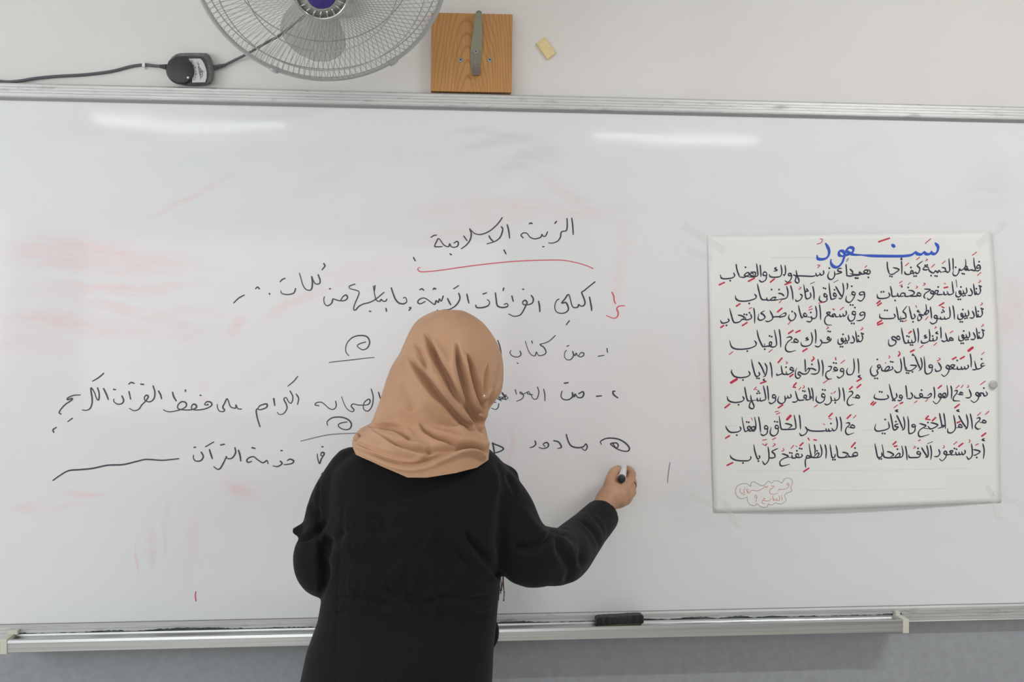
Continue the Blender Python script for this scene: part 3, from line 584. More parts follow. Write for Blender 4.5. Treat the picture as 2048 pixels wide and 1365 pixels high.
PO += [('3', """1640,240 1620,216 1610,245 1652,258 1656,230;1652,265 1600,290 1540,290;1520,250 1541,290 1500,342 1452,330;1455,120 1466,200 1461,300;1405,160 1421,240 1400,310 1340,336 1290,326 1274,285;1365,220 1340,235 1371,250 1330,265;d 1620,145 1645,150;R 1300,400 1352,366;r 1608,88 1626,100 1600,116
1235,260 1200,242 1190,275 1235,286 1241,256;1195,290 1150,285;1095,225 1142,216 1160,240 1112,280 1080,340 1092,392 1142,406 1212,386;R 1118,174 1176,136;R 1212,160 1266,136
1000,120 1016,220 1021,350;940,130 960,230 966,320 920,346 880,322 882,282 906,292 890,332 850,334 820,340 815,302;815,336 790,334 742,230 720,130;690,265 711,300 690,336 600,366 470,372 400,342 374,265;d 880,205 906,215 818,372 598,396;r 870,410 912,376;r 370,440 415,404
1995,490 2006,580 2006,680;1940,490 1951,580 1945,645 1920,690 1870,692 1854,650 1870,610;2030,700 2000,716 2036,735;R 1985,778 2040,746
1810,615 1780,622 1780,650 1816,650 1811,616;1816,650 1810,700 1762,736 1730,716;1730,610 1700,602 1695,630 1736,640 1731,612;1736,646 1680,656;1620,590 1662,596 1642,640 1602,660 1590,710 1620,750 1666,746;d 1690,545 1720,550;R 1714,478 1716,506;r 1780,550 1830,512;r 1560,800 1612,765
1540,510 1556,600 1551,712;1490,500 1506,590 1500,660 1460,686 1400,684;1385,615 1430,620 1470,642;1325,500 1331,580 1331,650;1330,662 1370,612 1382,640 1350,682 1300,686 1250,660 1242,690 1270,710 1246,740 1210,722 1208,650 1226,610;d 1415,565;R 1428,468 1442,490 1412,522
1185,620 1150,602 1140,630 1186,645 1140,680 1100,692 1090,652;1092,692 1045,680 1025,580;1045,680 980,702 968,680;d 1087,600;r 1085,530 1106,545 1088,556;R 988,542 1036,484;R 1135,720 1176,690
885,535 905,620 911,732;820,550 846,610 830,700 800,722;740,535 780,600 822,700;815,745 800,760 822,772;745,660 751,700 706,712 670,600 650,500;615,650 631,690 590,722 500,732 430,712 398,660 405,630;d 720,740 746,742 543,762;Q 392,796 464,752
2015,970 1985,952 1970,980 2012,990 2020,966;1970,990 1930,980;1880,915 1916,906 1930,936 1882,985 1860,1040 1882,1082 1942,1070;R 1890,880 1926,846;R 1985,860 2032,820
1805,860 1820,940 1826,1032;1755,855 1766,940 1755,1000 1712,1022 1700,986;1700,1020 1655,1024;1650,970 1662,1020 1640,1060 1600,1076 1574,1060;1575,945 1545,936 1540,970 1576,980 1580,950;1580,980 1560,1030 1510,1052 1468,1020 1475,965;d 1550,885 1580,890 1710,1050;r 1690,928 1716,904;r 1655,930 1670,935;r 1445,1105 1486,1075
1410,860 1426,930 1431,1030;1370,860 1390,940 1386,1005;1386,1008 1410,985 1390,965;1386,1010 1340,1010 1346,962 1320,956 1315,985 1342,992;1318,1014 1242,1012 1205,900;1242,1012 1210,1040 1164,1040;1145,940 1151,975 1120,990 1106,960;1106,986 1080,1000 1072,960;1072,976 1075,1030 1030,1062 984,1030 995,970;d 1300,900 1325,905;r 1308,832 1322,850 1300,866;r 1250,886 1276,854;R 1178,852 1208,856;R 1185,836 1216,800;R 990,1114 1046,1076
950,950 920,952 920,985 956,985 952,952;956,986 950,1030 900,1062 868,1040;850,835 861,920 866,1020;800,835 820,920 830,1000 800,1020 765,1025 760,986;760,1016 730,1026 722,986;722,1016 640,1022;640,955 651,1020 682,1090 666,1126 624,1105 640,1040 690,1016;565,850 580,940 602,1020 640,1024;540,970 556,1005 520,1036 430,1046 360,1020 343,970;d 722,932 752,928 738,904 487,1075;r 680,886 712,850;r 700,880 722,886;R 765,804 836,780;R 315,1114 376,1066""")]
PO += [('6', """1715,145 1685,132 1675,160 1716,165 1720,140;1675,165 1635,155;1600,110 1636,102 1640,130 1592,180 1585,220 1616,246 1650,236;r 1610,75 1652,36;r 1710,60 1756,20
1520,50 1540,150 1546,246;1470,60 1490,150 1480,230 1455,242;1375,75 1420,160 1475,236;1380,0 1350,10 1386,26;1415,200 1385,186 1375,215 1416,224 1417,202;1375,226 1330,232;1310,70 1326,150 1331,240 1290,290 1240,286 1233,235;R 1325,-24 1380,-66;R 1355,165 1390,150
1185,45 1200,140 1206,240;1130,45 1150,140 1165,222;1166,228 1190,206 1165,200 1150,225 1110,236;1020,165 1060,172 1110,196 1050,236 1010,240 985,206;986,240 940,236;880,175 920,186 960,206 890,250 864,300 890,342 1002,312;d 1045,270 985,162;R 1040,140 1082,100;R 960,112 990,80;R 958,120 1010,126
815,185 785,192 790,215 826,215 816,186;826,216 815,275 765,302 743,282 740,160 728,85;675,90 691,170 685,240 655,262;590,70 630,150 670,246;610,0 575,12 611,28;612,180 570,192 576,215 612,222 560,256;510,50 530,150 552,252 600,246;485,155 496,222 460,250 400,266 340,270 314,240 325,180;d 580,150 445,125 410,300 440,302;r 555,-25 600,-60
1680,430 1696,520 1686,622;1700,365 1670,380 1706,395;1560,505 1600,512 1645,532 1590,572 1560,576;1535,430 1546,520 1540,590 1500,626 1473,590;d 1602,605;R 1665,335 1715,296;r 1585,450 1622,430;r 1505,380 1520,395 1505,416
1450,510 1456,545 1425,570 1411,530;1411,560 1385,570 1376,536;1376,566 1346,570 1336,532;1336,566 1280,570 1300,522 1260,526 1282,556 1230,570 1190,556 1195,526 1222,540 1210,602 1165,646 1130,620;1120,500 1136,550 1110,590 1065,592;d 1320,490 1346,500;r 1310,440 1352,405;R 1375,465 1426,426;r 1183,453 1196,470 1175,486
1015,450 1030,540 1021,632;980,430 1046,404;970,452 986,520 986,592 950,602;905,480 940,540 980,600;880,530 850,532 855,560 892,560 882,532;892,562 870,600 800,606 750,602 743,570;d 860,490;r 865,396 890,380;r 813,458 826,475 803,490
700,460 715,540 721,636;655,460 670,540 661,590 630,602 570,602 612,552 632,572 600,602 440,602 420,520 405,440;470,530 510,540 552,572 510,595;400,540 401,590 352,602 330,510 313,430;d 600,500 370,622 396,622;R 545,440 582,405;R 560,465 592,458""")]
PO += [('5', """1950,205 1920,192 1905,220 1950,230 1956,202;1905,230 1875,220;1845,170 1882,166 1890,190 1852,230 1840,280 1872,316 1946,292;R 1860,110 1906,65;r 1940,105 1972,70
1770,90 1786,170 1786,275;1720,90 1736,170 1726,240 1690,266 1666,232;1666,265 1632,270 1626,236;1626,266 1600,270 1592,236;1592,266 1500,272 1400,266 1352,242;1330,215 1356,260 1330,310 1280,326 1258,296;d 1655,175;r 1630,108 1662,118;R 1630,88 1672,46;r 1560,178 1576,190
1255,65 1266,150 1271,250;1190,70 1206,150 1211,232 1170,246 1060,250 1025,236 1010,150 1000,80;1075,175 1120,182 1160,202 1115,240;985,200 955,202 955,235 991,235 986,202;991,236 980,300 930,332 888,300 900,220;d 945,150 976,155;Q 1100,125 1145,76;r 965,58 1010,38;r 950,28 990,18;r 915,380 956,356
850,205 820,206 820,240 856,240 851,206;856,240 845,300 800,326 764,306;740,90 756,180 766,290;690,95 706,180 700,250 670,270 650,226 690,216 682,250 630,270 600,226 620,210 642,236 590,270 565,266 545,180 530,95;505,215 516,250 480,280 390,286 345,250 324,205;d 590,155 616,160 465,322;r 650,100 661,130;R 325,360 372,330
1990,545 1955,542 1930,575 1986,582 1991,546;1986,586 1890,596 1880,570;1890,596 1755,602 1735,520 1718,450;1800,540 1830,542 1870,562 1830,596;1710,560 1701,600 1670,602 1655,520 1643,440;d 1960,485 1680,632 1706,632;R 1915,472 1962,416
1580,440 1596,520 1591,620;1520,440 1540,520 1531,580 1500,602 1420,602 1400,560 1378,430;1445,440 1456,510 1450,565;1440,592 1490,546 1502,570 1472,604;1420,602 1350,612 1352,582 1388,590 1385,612;1350,605 1330,650 1336,732;d 1480,520;R 1366,358 1382,384;R 1440,380 1472,386;R 1310,784 1376,740
1285,560 1291,590 1250,606 1215,592 1216,562 1242,562 1246,592;1215,610 1170,610 1160,572;1162,608 1110,600;1035,560 1070,566 1116,592 1052,620 1010,660 1030,712 1132,690;d 1260,490 1286,495 1225,520 1135,545 1161,550;R 1265,456 1302,420;r 1150,490 1186,452;r 1212,458 1226,470;r 1048,488 1062,510 1035,526
985,490 940,510 910,530 940,560 946,600 900,612 866,600;860,470 871,560 866,640 820,692 788,650;r 933,428 951,440 920,466;r 790,430 820,452 850,430;r 790,386 842,376;r 830,430 835,460
745,580 756,602 728,622 695,530 680,440;640,590 641,620 600,646 470,642 400,612 380,575;d 738,650 543,674;R 342,704 412,670
g 640,970 600,942 540,935 480,960 450,1010 456,1070 490,1114 540,1126 595,1105;g 595,1105 602,1160 642,1206 700,1210 720,1186;g 720,1186 760,1220 820,1236 855,1220 860,1192;g 860,1192 910,1206 950,1180 1010,1194 1052,1180 1086,1150 1076,1110 1070,1080 1100,1055 1150,1035 1160,1010 1145,990
g 1145,990 1166,930 1160,886 1120,866 1070,876 1035,930;g 1035,930 990,902 940,900 905,930;g 905,930 870,906 840,925 810,956 770,960 720,930 680,912 652,920 640,970
t 1095,945 1110,930 1126,945 1112,985 1050,1010 1000,1004;t 1095,945 1118,960;t 1000,1002 988,1032;t 900,965 942,970 890,1010 884,1055 930,1071 982,1056;t 860,960 842,986 822,970 800,990 770,1010 720,1026 650,1020 630,1050 600,1052;t 612,1010 590,1005 590,1030 612,1030 600,1052;t 570,1000 550,1020 562,1050 520,1056 504,1030 510,990;t 560,980 566,986;t 540,1075 570,1076
t 1030,1080 1040,1146;t 1000,1085 1006,1145 975,1146 970,1122;t 970,1146 940,1142 935,1125;t 920,1090 926,1146 940,1144;t 900,1120 880,1150 850,1156 800,1150;t 800,1120 822,1126 790,1150 785,1180 822,1190;t 720,1100 702,1080 690,1100 715,1115 721,1100 706,1166""")]
PO += [('1', "h 900,476 1200,473 1480,478"), ('5', "h 470,776 1000,772 1500,770 2048,765;h 1200,1025 1700,1020 2048,1018;h 470,205 330,210"), ('6', "h 0,765 700,758 1500,742;h 0,1022 500,1015 1200,1000;h 150,255 300,256;h 180,465 500,462 900,470"), ('1', "h 900,484 1300,478;h 1300,478 1500,480")]
INK = {'k': (m_pk := new_mat('poster_black_ink', srgb(50, 46, 66), 0.5), 'black_lettering', 'dark ink lettering of the poem', 1.72, 1.08),
       'R': (m_pr := new_mat('poster_red_ink', srgb(196, 44, 72), 0.5), 'red_vowel_marks', 'red vowel marks over the poem', 1.6, 1.1),
       'b': (new_mat('poster_blue_ink', srgb(48, 88, 190), 0.5), 'blue_heading', 'blue heading of the poem', 3.4, 1.9),
       'g': (new_mat('poster_pencil', srgb(120, 124, 130), 0.6), 'cloud_outline', 'thin grey cloud outline around the signature', 0.42, 0.42),
       't': (new_mat('poster_thin_red', srgb(206, 120, 126), 0.6), 'signature', 'thin red handwriting inside the cloud outline', 0.5, 0.45),
       'h': (new_mat('poster_rule_line', srgb(212, 213, 214), 0.6), 'ruled_lines', None, 0.35, 0.35)}
GEO = {k: [] for k in INK}
for z, txt in PO:
    ox, oy = Z[z]
    for st in txt.replace('\n', ';').split(';'):
        st = st.strip()
        if not st: continue
        key, body = ('k', st)
        if st[0] in 'dRrbgthQ' and st[1] == ' ': key, body = st[0], st[2:]
        pts = [(ox+float(a.split(',')[0])/S, oy+float(a.split(',')[1])/S) for a in body.split()]
        lift = {'k': .0002, 'd': .0002, 'R': .0003, 'r': .0003, 'Q': .0003, 'b': .00025, 'g': .0002, 't': .0002, 'h': .0001}[key]
        place = lambda a, b, lift=lift: P(a, b, paper_y(a, b)-lift)
        if key == 'd':
            for a, b in pts:
                V, F = [], []; i0 = 0; GEO['k'].append(([(a, b)], V, F))
                for q in range(8):
                    r = 2.2 if q % 2 == 0 else 1.8
                    V.append(place(a+r*math.cos(q*math.pi/4+0.3), b+r*math.sin(q*math.pi/4+0.3)))
                F.append(tuple(range(i0, i0+8)))
            continue
        if len(pts) < 2: continue
        kk = {'r': 'R', 'Q': 'R'}.get(key, key); mat_, nm_, lab_, A_, B_ = INK[kk]
        if key == 'r': A_, B_ = 0.85, 0.7
        if key == 'Q': A_, B_ = 2.5, 1.9
        ang = math.radians(-48) if kk != 'R' else math.radians(60)
        ca, sa = math.cos(ang), math.sin(ang)
        def wf(u, t, A_=A_, B_=B_, kk=kk):
            nx, ny = -t[1], t[0]
            w = math.sqrt((A_*(nx*ca+ny*sa))**2+(B_*(nx*-sa+ny*ca))**2)
            if kk in 'kb':
                w *= min(1.0, 0.55+u*4.5) * min(1.0, 0.45+(1-u)*3.2)
            return w
        V, F = [], []; GEO[kk].append((pts, V, F))
        ribbon(V, F, spl2(pts, 5), wf, place)
for kk, items in GEO.items():
    mat_, nm_, lab_ = INK[kk][:3]
    if kk == 'k':
        # one part per written word: strokes are first sorted into the 16 half lines, then joined where they touch
        rows = {}
        for it in items:
            cx_ = np.mean([p[0] for p in it[0]]); cy_ = np.mean([p[1] for p in it[0]])
            rows.setdefault((int((cy_ + 0.02*(cx_-1700) - 520)//53.0), cx_ > 1735), []).append(it)
        for it in rows.values():
            for V, F in cluster(it, -0.4): obj('written_word', pymesh('written_word', V, F), mat_, poster)
    else:
        V, F = [], []
        for _, v, f in items:
            k = len(V); V += v; F += [tuple(x+k for x in y) for y in f]
        tag(obj(nm_, pymesh(nm_, V, F), mat_, poster), lab_, kind='stuff' if kk in 'Rht' else None)
# ---------------------------------------------------------------- clear tape strips and the magnet
m_tape = new_mat('clear_tape', (0.93, 0.93, 0.92, 1), 0.25); tb_ = m_tape.node_tree.nodes['Principled BSDF']; tb_.inputs['Alpha'].default_value = 0.12
m_tape_e = new_mat('used_tape', srgb(178, 178, 174), 0.5); m_tape_e.node_tree.nodes['Principled BSDF'].inputs['Alpha'].default_value = 0.4
def tape(a, b, w, label, cat='tape', mat=m_tape, group=None, lift=0.0007):
    a = np.array(a, float); b = np.array(b, float); t = (b-a)/np.linalg.norm(b-a); nn = np.array([-t[1], t[0]])*w/2
    bm = bmesh.new(); K = 10; rows = []
    for k in range(K+1):
        c = a+(b-a)*k/K; row = []
        for s in (-1, 1):
            q = c+nn*s + (rng.normal(0, .35, 2) if k in (0, K) else 0)
            on = (1412 < q[0] < 2006 and 463 < q[1] < 1030)
            yy = (paper_y(*q) if on else -0.0006) - lift
            row.append(bm.verts.new(tuple(P(q[0], q[1], yy)))); row.append(bm.verts.new(tuple(P(q[0], q[1], yy+0.00012))))
        rows.append(row)
    for r0, r1 in zip(rows, rows[1:]):
        bm.faces.new((r0[0], r0[2], r1[2], r1[0])); bm.faces.new((r0[1], r1[1], r1[3], r0[3]))
        bm.faces.new((r0[0], r1[0], r1[1], r0[1])); bm.faces.new((r0[2], r0[3], r1[3], r1[2]))
    for r, fl in ((rows[0], 1), (rows[-1], 0)): bm.faces.new((r[0], r[1], r[3], r[2]) if fl else (r[2], r[3], r[1], r[0]))
    o = obj('clear_tape', bm, mat); mid = P(*((a+b)/2), -0.001); o.data.transform(Matrix.Translation((-mid[0], -mid[1], -mid[2]))); o.location = mid
    return tag(o, label, cat, group)
tape((1367, 450), (1450, 503), 15, 'clear tape strip over the top left corner of the poster')
tape((1374, 500), (1424, 518), 13, 'small clear tape strip on the left poster edge just below its top corner')
tape((2014, 444), (1955, 490), 15, 'clear tape strip over the top right corner of the poster')
tape((1378, 990), (1434, 1012), 13, 'clear tape strip left of the bottom left corner of the poster')
tape((1446, 1002), (1478, 1058), 12, 'clear tape strip under the bottom edge of the poster, hanging from its bottom left part')
tape((1976, 972), (2001, 1040), 11, 'clear tape strip running down over the bottom right corner of the poster')
tape((1986, 986), (2030, 1006), 11, 'clear tape strip pointing right from the bottom right corner of the poster')
mg = P(1988, 770, -0.012); bm = bmesh.new(); add_lathe(bm, [(0.0075, -0.0), (0.0098, 0.0005), (0.0104, 0.003), (0.0100, 0.0058), (0.0075, 0.0068), (0.003, 0.0070)], (0, 0, 0), (0, -1, 0), 28)
mo = obj('magnet', bm, new_mat('magnet_grey', srgb(182, 180, 178), 0.5), None, True); mo.location = (mg[0], paper_y(1988, 770)-0.0002, mg[2])
tag(mo, 'round grey magnet on the right edge of the poster', 'magnet')

# ================================================================ person at the board
def pw(px, py, y, rpx): return (tuple(P(px, py, y)), rpx*mpp(y))
def blob_tube(bm, nodes, seg=20, sub=4):
    """closed tapering tube through (point, radius) nodes with rounded ends"""
    pts = catmull([n_[0] for n_ in nodes], sub); rr = catmull([np.array([n_[1]]) for n_ in nodes], sub); rr = [float(r[0]) for r in rr]
    d0 = pts[0]-pts[1]; d0 = d0/np.linalg.norm(d0); d1 = pts[-1]-pts[-2]; d1 = d1/np.linalg.norm(d1)
    P0, R_ = [], []
    for a in (0.98, 0.8, 0.45): P0.append(pts[0]+d0*rr[0]*a); R_.append(rr[0]*math.sqrt(1-a*a))
    P0 += pts; R_ += rr
    for a in (0.45, 0.8, 0.98): P0.append(pts[-1]+d1*rr[-1]*a); R_.append(rr[-1]*math.sqrt(1-a*a))
    add_tube(bm, P0, R_, seg)
def add_ball(bm, c, r, sx=1, sy=1, sz=1, rot=None, sub=3):
    M = Matrix.Translation(c) @ (rot or Matrix.Identity(4)) @ Matrix.Diagonal((r*sx, r*sy, r*sz, 1))
    bmesh.ops.create_icosphere(bm, subdivisions=sub, radius=1.0, matrix=M)
def add_loft(bm, rings):
    rs = [[bm.verts.new(tuple(p)) for p in r] for r in rings]; n_ = len(rs[0])
    for a, b in zip(rs, rs[1:]):
        for k in range(n_): bm.faces.new((a[k], a[(k+1) % n_], b[(k+1) % n_], b[k]))
    bm.faces.new(rs[0][::-1]); bm.faces.new(rs[-1])
def sring(px0, px1, py, yc, ry, e=2.4, n_=48, ryf=None):
    """horizontal closed ring whose outline meets two photograph pixels at height py"""
    a, b = P(px0, py, yc), P(px1, py, yc); c = (a+b)/2; hx = (b[0]-a[0])/2; out = []
    for k in range(n_):
        t = 2*math.pi*k/n_; ct, st = math.cos(t), math.sin(t); q = ry if st > 0 else (ryf or ry)
        out.append((c[0]+hx*np.sign(ct)*abs(ct)**(2/e), c[1]-q*np.sign(st)*abs(st)**(2/e), c[2]))
    return out
def remeshed(name, bm, voxel, smooth_it=6, factor=0.5):
    bmesh.ops.recalc_face_normals(bm, faces=bm.faces)
    me = bpy.data.meshes.new('raw'); bm.to_mesh(me); bm.free()
    o = bpy.data.objects.new('raw', me); C.objects.link(o)
    md = o.modifiers.new('r', 'REMESH'); md.mode = 'VOXEL'; md.voxel_size = voxel; md.adaptivity = 0
    sm = o.modifiers.new('s', 'SMOOTH'); sm.factor = factor; sm.iterations = smooth_it
    dg = bpy.context.evaluated_depsgraph_get(); dg.update()
    out = bpy.data.meshes.new_from_object(o.evaluated_get(dg)); out.name = name
    bpy.data.objects.remove(o); bpy.data.meshes.remove(me); return out
def get_v(me):
    a = np.empty(len(me.vertices)*3); me.vertices.foreach_get('co', a); return a.reshape(-1, 3)
def get_n(me):
    a = np.empty(len(me.vertices)*3); me.vertex_normals.foreach_get('vector', a); return a.reshape(-1, 3)
def set_v(me, v): me.vertices.foreach_set('co', v.ravel()); me.update()
def curve_dist(u, v, pts):
    """signed distance (pixels) and parameter of points to a polyline"""
    pts = [np.array(p, float) for p in spl2(pts, 6)]
    best = np.full(u.shape, 1e9); par = np.zeros(u.shape); sg = np.ones(u.shape)
    L = [0]
    for a, b in zip(pts, pts[1:]): L.append(L[-1]+np.linalg.norm(b-a))
    for i, (a, b) in enumerate(zip(pts, pts[1:])):
        d = b-a; l2 = d@d+1e-9
        t = np.clip(((u-a[0])*d[0]+(v-a[1])*d[1])/l2, 0, 1)
        qx, qy = a[0]+t*d[0], a[1]+t*d[1]; D = np.hypot(u-qx, v-qy); m = D < best
        best[m] = D[m]; par[m] = ((L[i]+t*math.sqrt(l2))/L[-1])[m]
        cr = d[0]*(v-a[1])-d[1]*(u-a[0]); sg[m] = np.where(cr[m] > 0, 1, -1)
    return best*sg, par
def folds(V, N, specs, back=True):
    """adds cloth folds: each spec (points, depth m, width px, kind); kinds: 'v' groove, 'r' ridge, 's' step"""
    u, v = proj(V); disp = np.zeros(len(V))
    tocam = V-CAM; tocam /= np.linalg.norm(tocam, axis=1)[:, None]; facing = -(N*tocam).sum(1)
    wgt = np.clip((facing+0.1)*2.5, 0, 1) if back else np.ones(len(V))
    for pts, dep, wid, kind in specs:
        d, p = curve_dist(u, v, pts)
        end = np.clip(np.minimum(p*5, (1-p)*11)+0.02, 0, 1)**0.8
        if kind == 'v':
            wv_ = wid*(0.45+0.65*np.sin(np.pi*np.clip(p*0.85, 0, 1)))
            f = -np.exp(-(d/wv_)**2)+0.40*np.exp(-((d-wv_*2.0)/(wv_*1.1))**2)+0.25*np.exp(-((d+wv_*2.0)/(wv_*1.1))**2)
        elif kind == 'V': f = -np.exp(-(d/wid)**2); end = np.clip(p*4+0.02, 0, 1)
        elif kind == 'r': f = np.exp(-(d/wid)**2)
        elif kind == 's':   # sharp overlap: high on the + side, decaying
            f = np.where(d > 0, np.exp(-np.maximum(d, 0)/(wid*3)), 0)*1/(1+np.exp(-d/(wid*0.12)))-0.55*np.exp(-(np.minimum(d, 0)/wid)**2)*(d <= 0)
        near = np.abs(d) < wid*9
        disp += np.where(near, dep*f*end, 0)
    return disp*wgt
m_skin = new_mat('skin', rough=0.5); n = NT(m_skin)
n.color(n.ramp(n.noise(22, 4, n.coord()), [(0.3, srgb(176, 132, 104)), (0.7, srgb(196, 150, 120))])); n.b.inputs['Subsurface Weight'].default_value = 0.08
n.b.inputs['Subsurface Radius'].default_value = (0.01, 0.004, 0.002); n.bump(n.noise(240, 3, n.coord()), 0.15, 0.001)
m_coat = new_mat('black_coat_cloth', rough=0.85, spec=0.2); n = NT(m_coat); c = n.coord()
n.color(n.ramp(n.noise(5, 3, c), [(0.3, srgb(14, 14, 16)), (0.7, srgb(19, 18, 21))]))
vo = n.n('ShaderNodeTexVoronoi', feature='DISTANCE_TO_EDGE'); vo.inputs['Scale'].default_value = 26; n.l(n.coord(), vo.inputs['Vector'])
n.b.inputs['Sheen Weight'].default_value = 0.06; n.b.inputs['Sheen Roughness'].default_value = 0.5
n.bump(n.noise(420, 2, c), 0.3, 0.0015)
m_scarf = new_mat('tan_scarf_cloth', rough=0.9, spec=0.15); n = NT(m_scarf); c = n.coord()
n.color(n.ramp(n.noise(14, 5, c), [(0.3, srgb(184, 143, 112)), (0.7, srgb(196, 155, 124))]))
wv = n.noise(900, 2, c); n.bump(wv, 0.35, 0.0012); n.b.inputs['Sheen Weight'].default_value = 0.15

YT = -0.43        # depth of the middle of the torso
# ---- body: one continuous skin surface (head, neck, trunk, arms, hands, legs)
bm = bmesh.new()
hc = P(893, 735, YT+0.02)                      # head centre
hr = Matrix.Rotation(math.radians(-22), 4, 'Z') @ Matrix.Rotation(math.radians(-24), 4, 'X')
def hd(x, y, z):                                # head-local to world (y = face direction)
    return tuple(Vector(hc) + hr @ Vector((x, y, z)))
add_ball(bm, hd(0, 0.004, 0.012), 0.077, 0.90, 1.0, 1.0, hr)
add_ball(bm, hd(0, 0.018, -0.035), 0.068, 0.86, 0.95, 1.12, hr)
add_ball(bm, hd(0, 0.068, -0.083), 0.020, 1.2, 0.9, 0.8, hr)        # chin
blob_tube(bm, [(hd(0, 0.080, 0.012), 0.007), (hd(0, 0.094, -0.018), 0.009), (hd(0, 0.098, -0.028), 0.011)], 10)   # nose
for s in (-1, 1):
    add_ball(bm, hd(0.016*s, 0.086, -0.029), 0.007, sub=2)
    add_ball(bm, hd(0.033*s, 0.070, 0.012), 0.013, 1.1, 0.7, 0.7, hr, 2)
    add_ball(bm, hd(0.032*s, 0.072, 0.028), 0.010, 2.0, 0.6, 0.5, hr, 2)
    add_ball(bm, hd(0.045*s, 0.052, -0.025), 0.020, 1, 0.8, 0.9, hr, 2)
    add_ball(bm, hd(0.074*s, -0.005, -0.008), 0.018, 0.35, 0.8, 1.4, hr, 2)
for dz, w in ((-0.052, 0.022), (-0.061, 0.019)):
    blob_tube(bm, [(hd(-w, 0.070, dz), 0.004), (hd(-w/2, 0.080, dz+0.002), 0.006), (hd(0, 0.083, dz), 0.006), (hd(w/2, 0.080, dz+0.002), 0.006), (hd(w, 0.070, dz), 0.004)], 8)
nk = P(862, 905, YT+0.01)
blob_tube(bm, [(hd(0, 0.02, -0.03), 0.052), (hd(0, 0.03, -0.09), 0.046), (tuple(nk), 0.047), (tuple(P(856, 990, YT)), 0.07)], 16)
add_loft(bm, [sring(760, 950, 905, YT, 0.06), sring(690, 985, 935, YT, 0.075), sring(672, 1000, 985, YT, 0.09), sring(685, 985, 1090, YT, 0.10), sring(692, 960, 1190, YT, 0.09),
              sring(665, 955, 1290, YT, 0.105), sring(645, 950, 1365, YT, 0.11), sring(650, 945, 1440, YT, 0.10)])
def floor_pt(px, z, dy=0.0): return (P(px, 1365, YT)[0], YT+dy, z)
for px, s in ((735, -1), (860, 1)):
    blob_tube(bm, [(floor_pt(px, 0.80), 0.078), (floor_pt(px, 0.62), 0.070), (floor_pt(px, 0.46), 0.052), (floor_pt(px, 0.34), 0.050), (floor_pt(px, 0.16), 0.036), (floor_pt(px, 0.085), 0.034)], 16)
    blob_tube(bm, [(floor_pt(px, 0.05, -0.035), 0.032), (floor_pt(px, 0.045, 0.03), 0.036), (floor_pt(px, 0.032, 0.10), 0.030), (floor_pt(px, 0.028, 0.145), 0.022)], 14)
SH, EL, WR = P(975, 990, YT), P(1078, 1118, YT), P(1206, 1014, -0.155)
blob_tube(bm, [(tuple(SH), 0.044), (tuple((SH+EL)/2), 0.034), (tuple(EL), 0.030), (tuple(P(1138, 1098, YT+0.10)), 0.030), (tuple(P(1180, 1056, -0.21)), 0.026), (tuple(WR), 0.0245)], 16)
SL, ELl, WRl = P(700, 985, YT), P(652, 1130, YT+0.02), P(700, 1150, YT+0.20)
blob_tube(bm, [(tuple(SL), 0.040), (tuple((SL+ELl)/2), 0.030), (tuple(ELl), 0.028), (tuple((ELl+WRl)/2), 0.028), (tuple(WRl), 0.024), (tuple(P(728, 1140, YT+0.25)), 0.026)], 16)
# left hand, closed lightly in front of the waist
lb = P(745, 1135, YT+0.27); add_ball(bm, tuple(lb), 0.036, 0.95, 0.9, 0.55)
for k, L_ in enumerate((0.030, 0.033, 0.030, 0.025)):
    q = lb+np.array([0.02+0.0, -0.02+k*0.0155, 0.004]); blob_tube(bm, [(tuple(q), 0.0085), (tuple(q+[L_, 0.004, 0.002]), 0.008), (tuple(q+[L_+0.016, 0.004, -0.014]), 0.0075), (tuple(q+[L_+0.006, 0.002, -0.028]), 0.0068)], 10)
blob_tube(bm, [(tuple(lb+[-0.01, -0.022, 0.006]), 0.011), (tuple(lb+[0.016, -0.032, 0.010]), 0.0095), (tuple(lb+[0.040, -0.030, 0.0]), 0.008)], 10)
# right hand gripping the marker
def Q(px, py, y): return tuple(P(px, py, y))
blob_tube(bm, [(tuple(WR), 0.0245), (Q(1213, 1001, -0.142), 0.026), (Q(1226, 988, -0.128), 0.030)], 16)
palm = [(Q(1229, 985, -0.122), 0.0285), (Q(1238, 978, -0.112), 0.027), (Q(1243, 990, -0.105), 0.026), (Q(1236, 996, -0.112), 0.0255)]
for a in palm: add_ball(bm, a[0], a[1], sub=3)
blob_tube(bm, [(Q(1222, 993, -0.125), 0.024), (Q(1240, 978, -0.112), 0.019), (Q(1257, 965, -0.100), 0.0118)], 14)
blob_tube(bm, [(Q(1222, 996, -0.125), 0.024), (Q(1244, 985, -0.110), 0.019), (Q(1260, 978, -0.095), 0.0115)], 14)
blob_tube(bm, [(Q(1222, 1000, -0.125), 0.022), (Q(1244, 994, -0.105), 0.018), (Q(1259, 991, -0.090), 0.0110)], 14)
blob_tube(bm, [(Q(1220, 1005, -0.125), 0.020), (Q(1240, 1004, -0.100), 0.015), (Q(1253, 1003, -0.085), 0.0100)], 14)
blob_tube(bm, [(Q(1257, 966, -0.100), 0.0105), (Q(1264, 952, -0.078), 0.0098), (Q(1262.5, 944, -0.058), 0.0088), (Q(1256, 938, -0.040), 0.0080)], 12)      # index
blob_tube(bm, [(Q(1260, 979, -0.095), 0.0108), (Q(1266, 967, -0.068), 0.0098), (Q(1262, 957, -0.046), 0.0088), (Q(1253, 947, -0.034), 0.0080)], 12)     # middle
blob_tube(bm, [(Q(1259, 992, -0.090), 0.0105), (Q(1265, 984, -0.060), 0.0098), (Q(1259, 973, -0.038), 0.0086), (Q(1249, 966, -0.030), 0.0078)], 12)     # ring
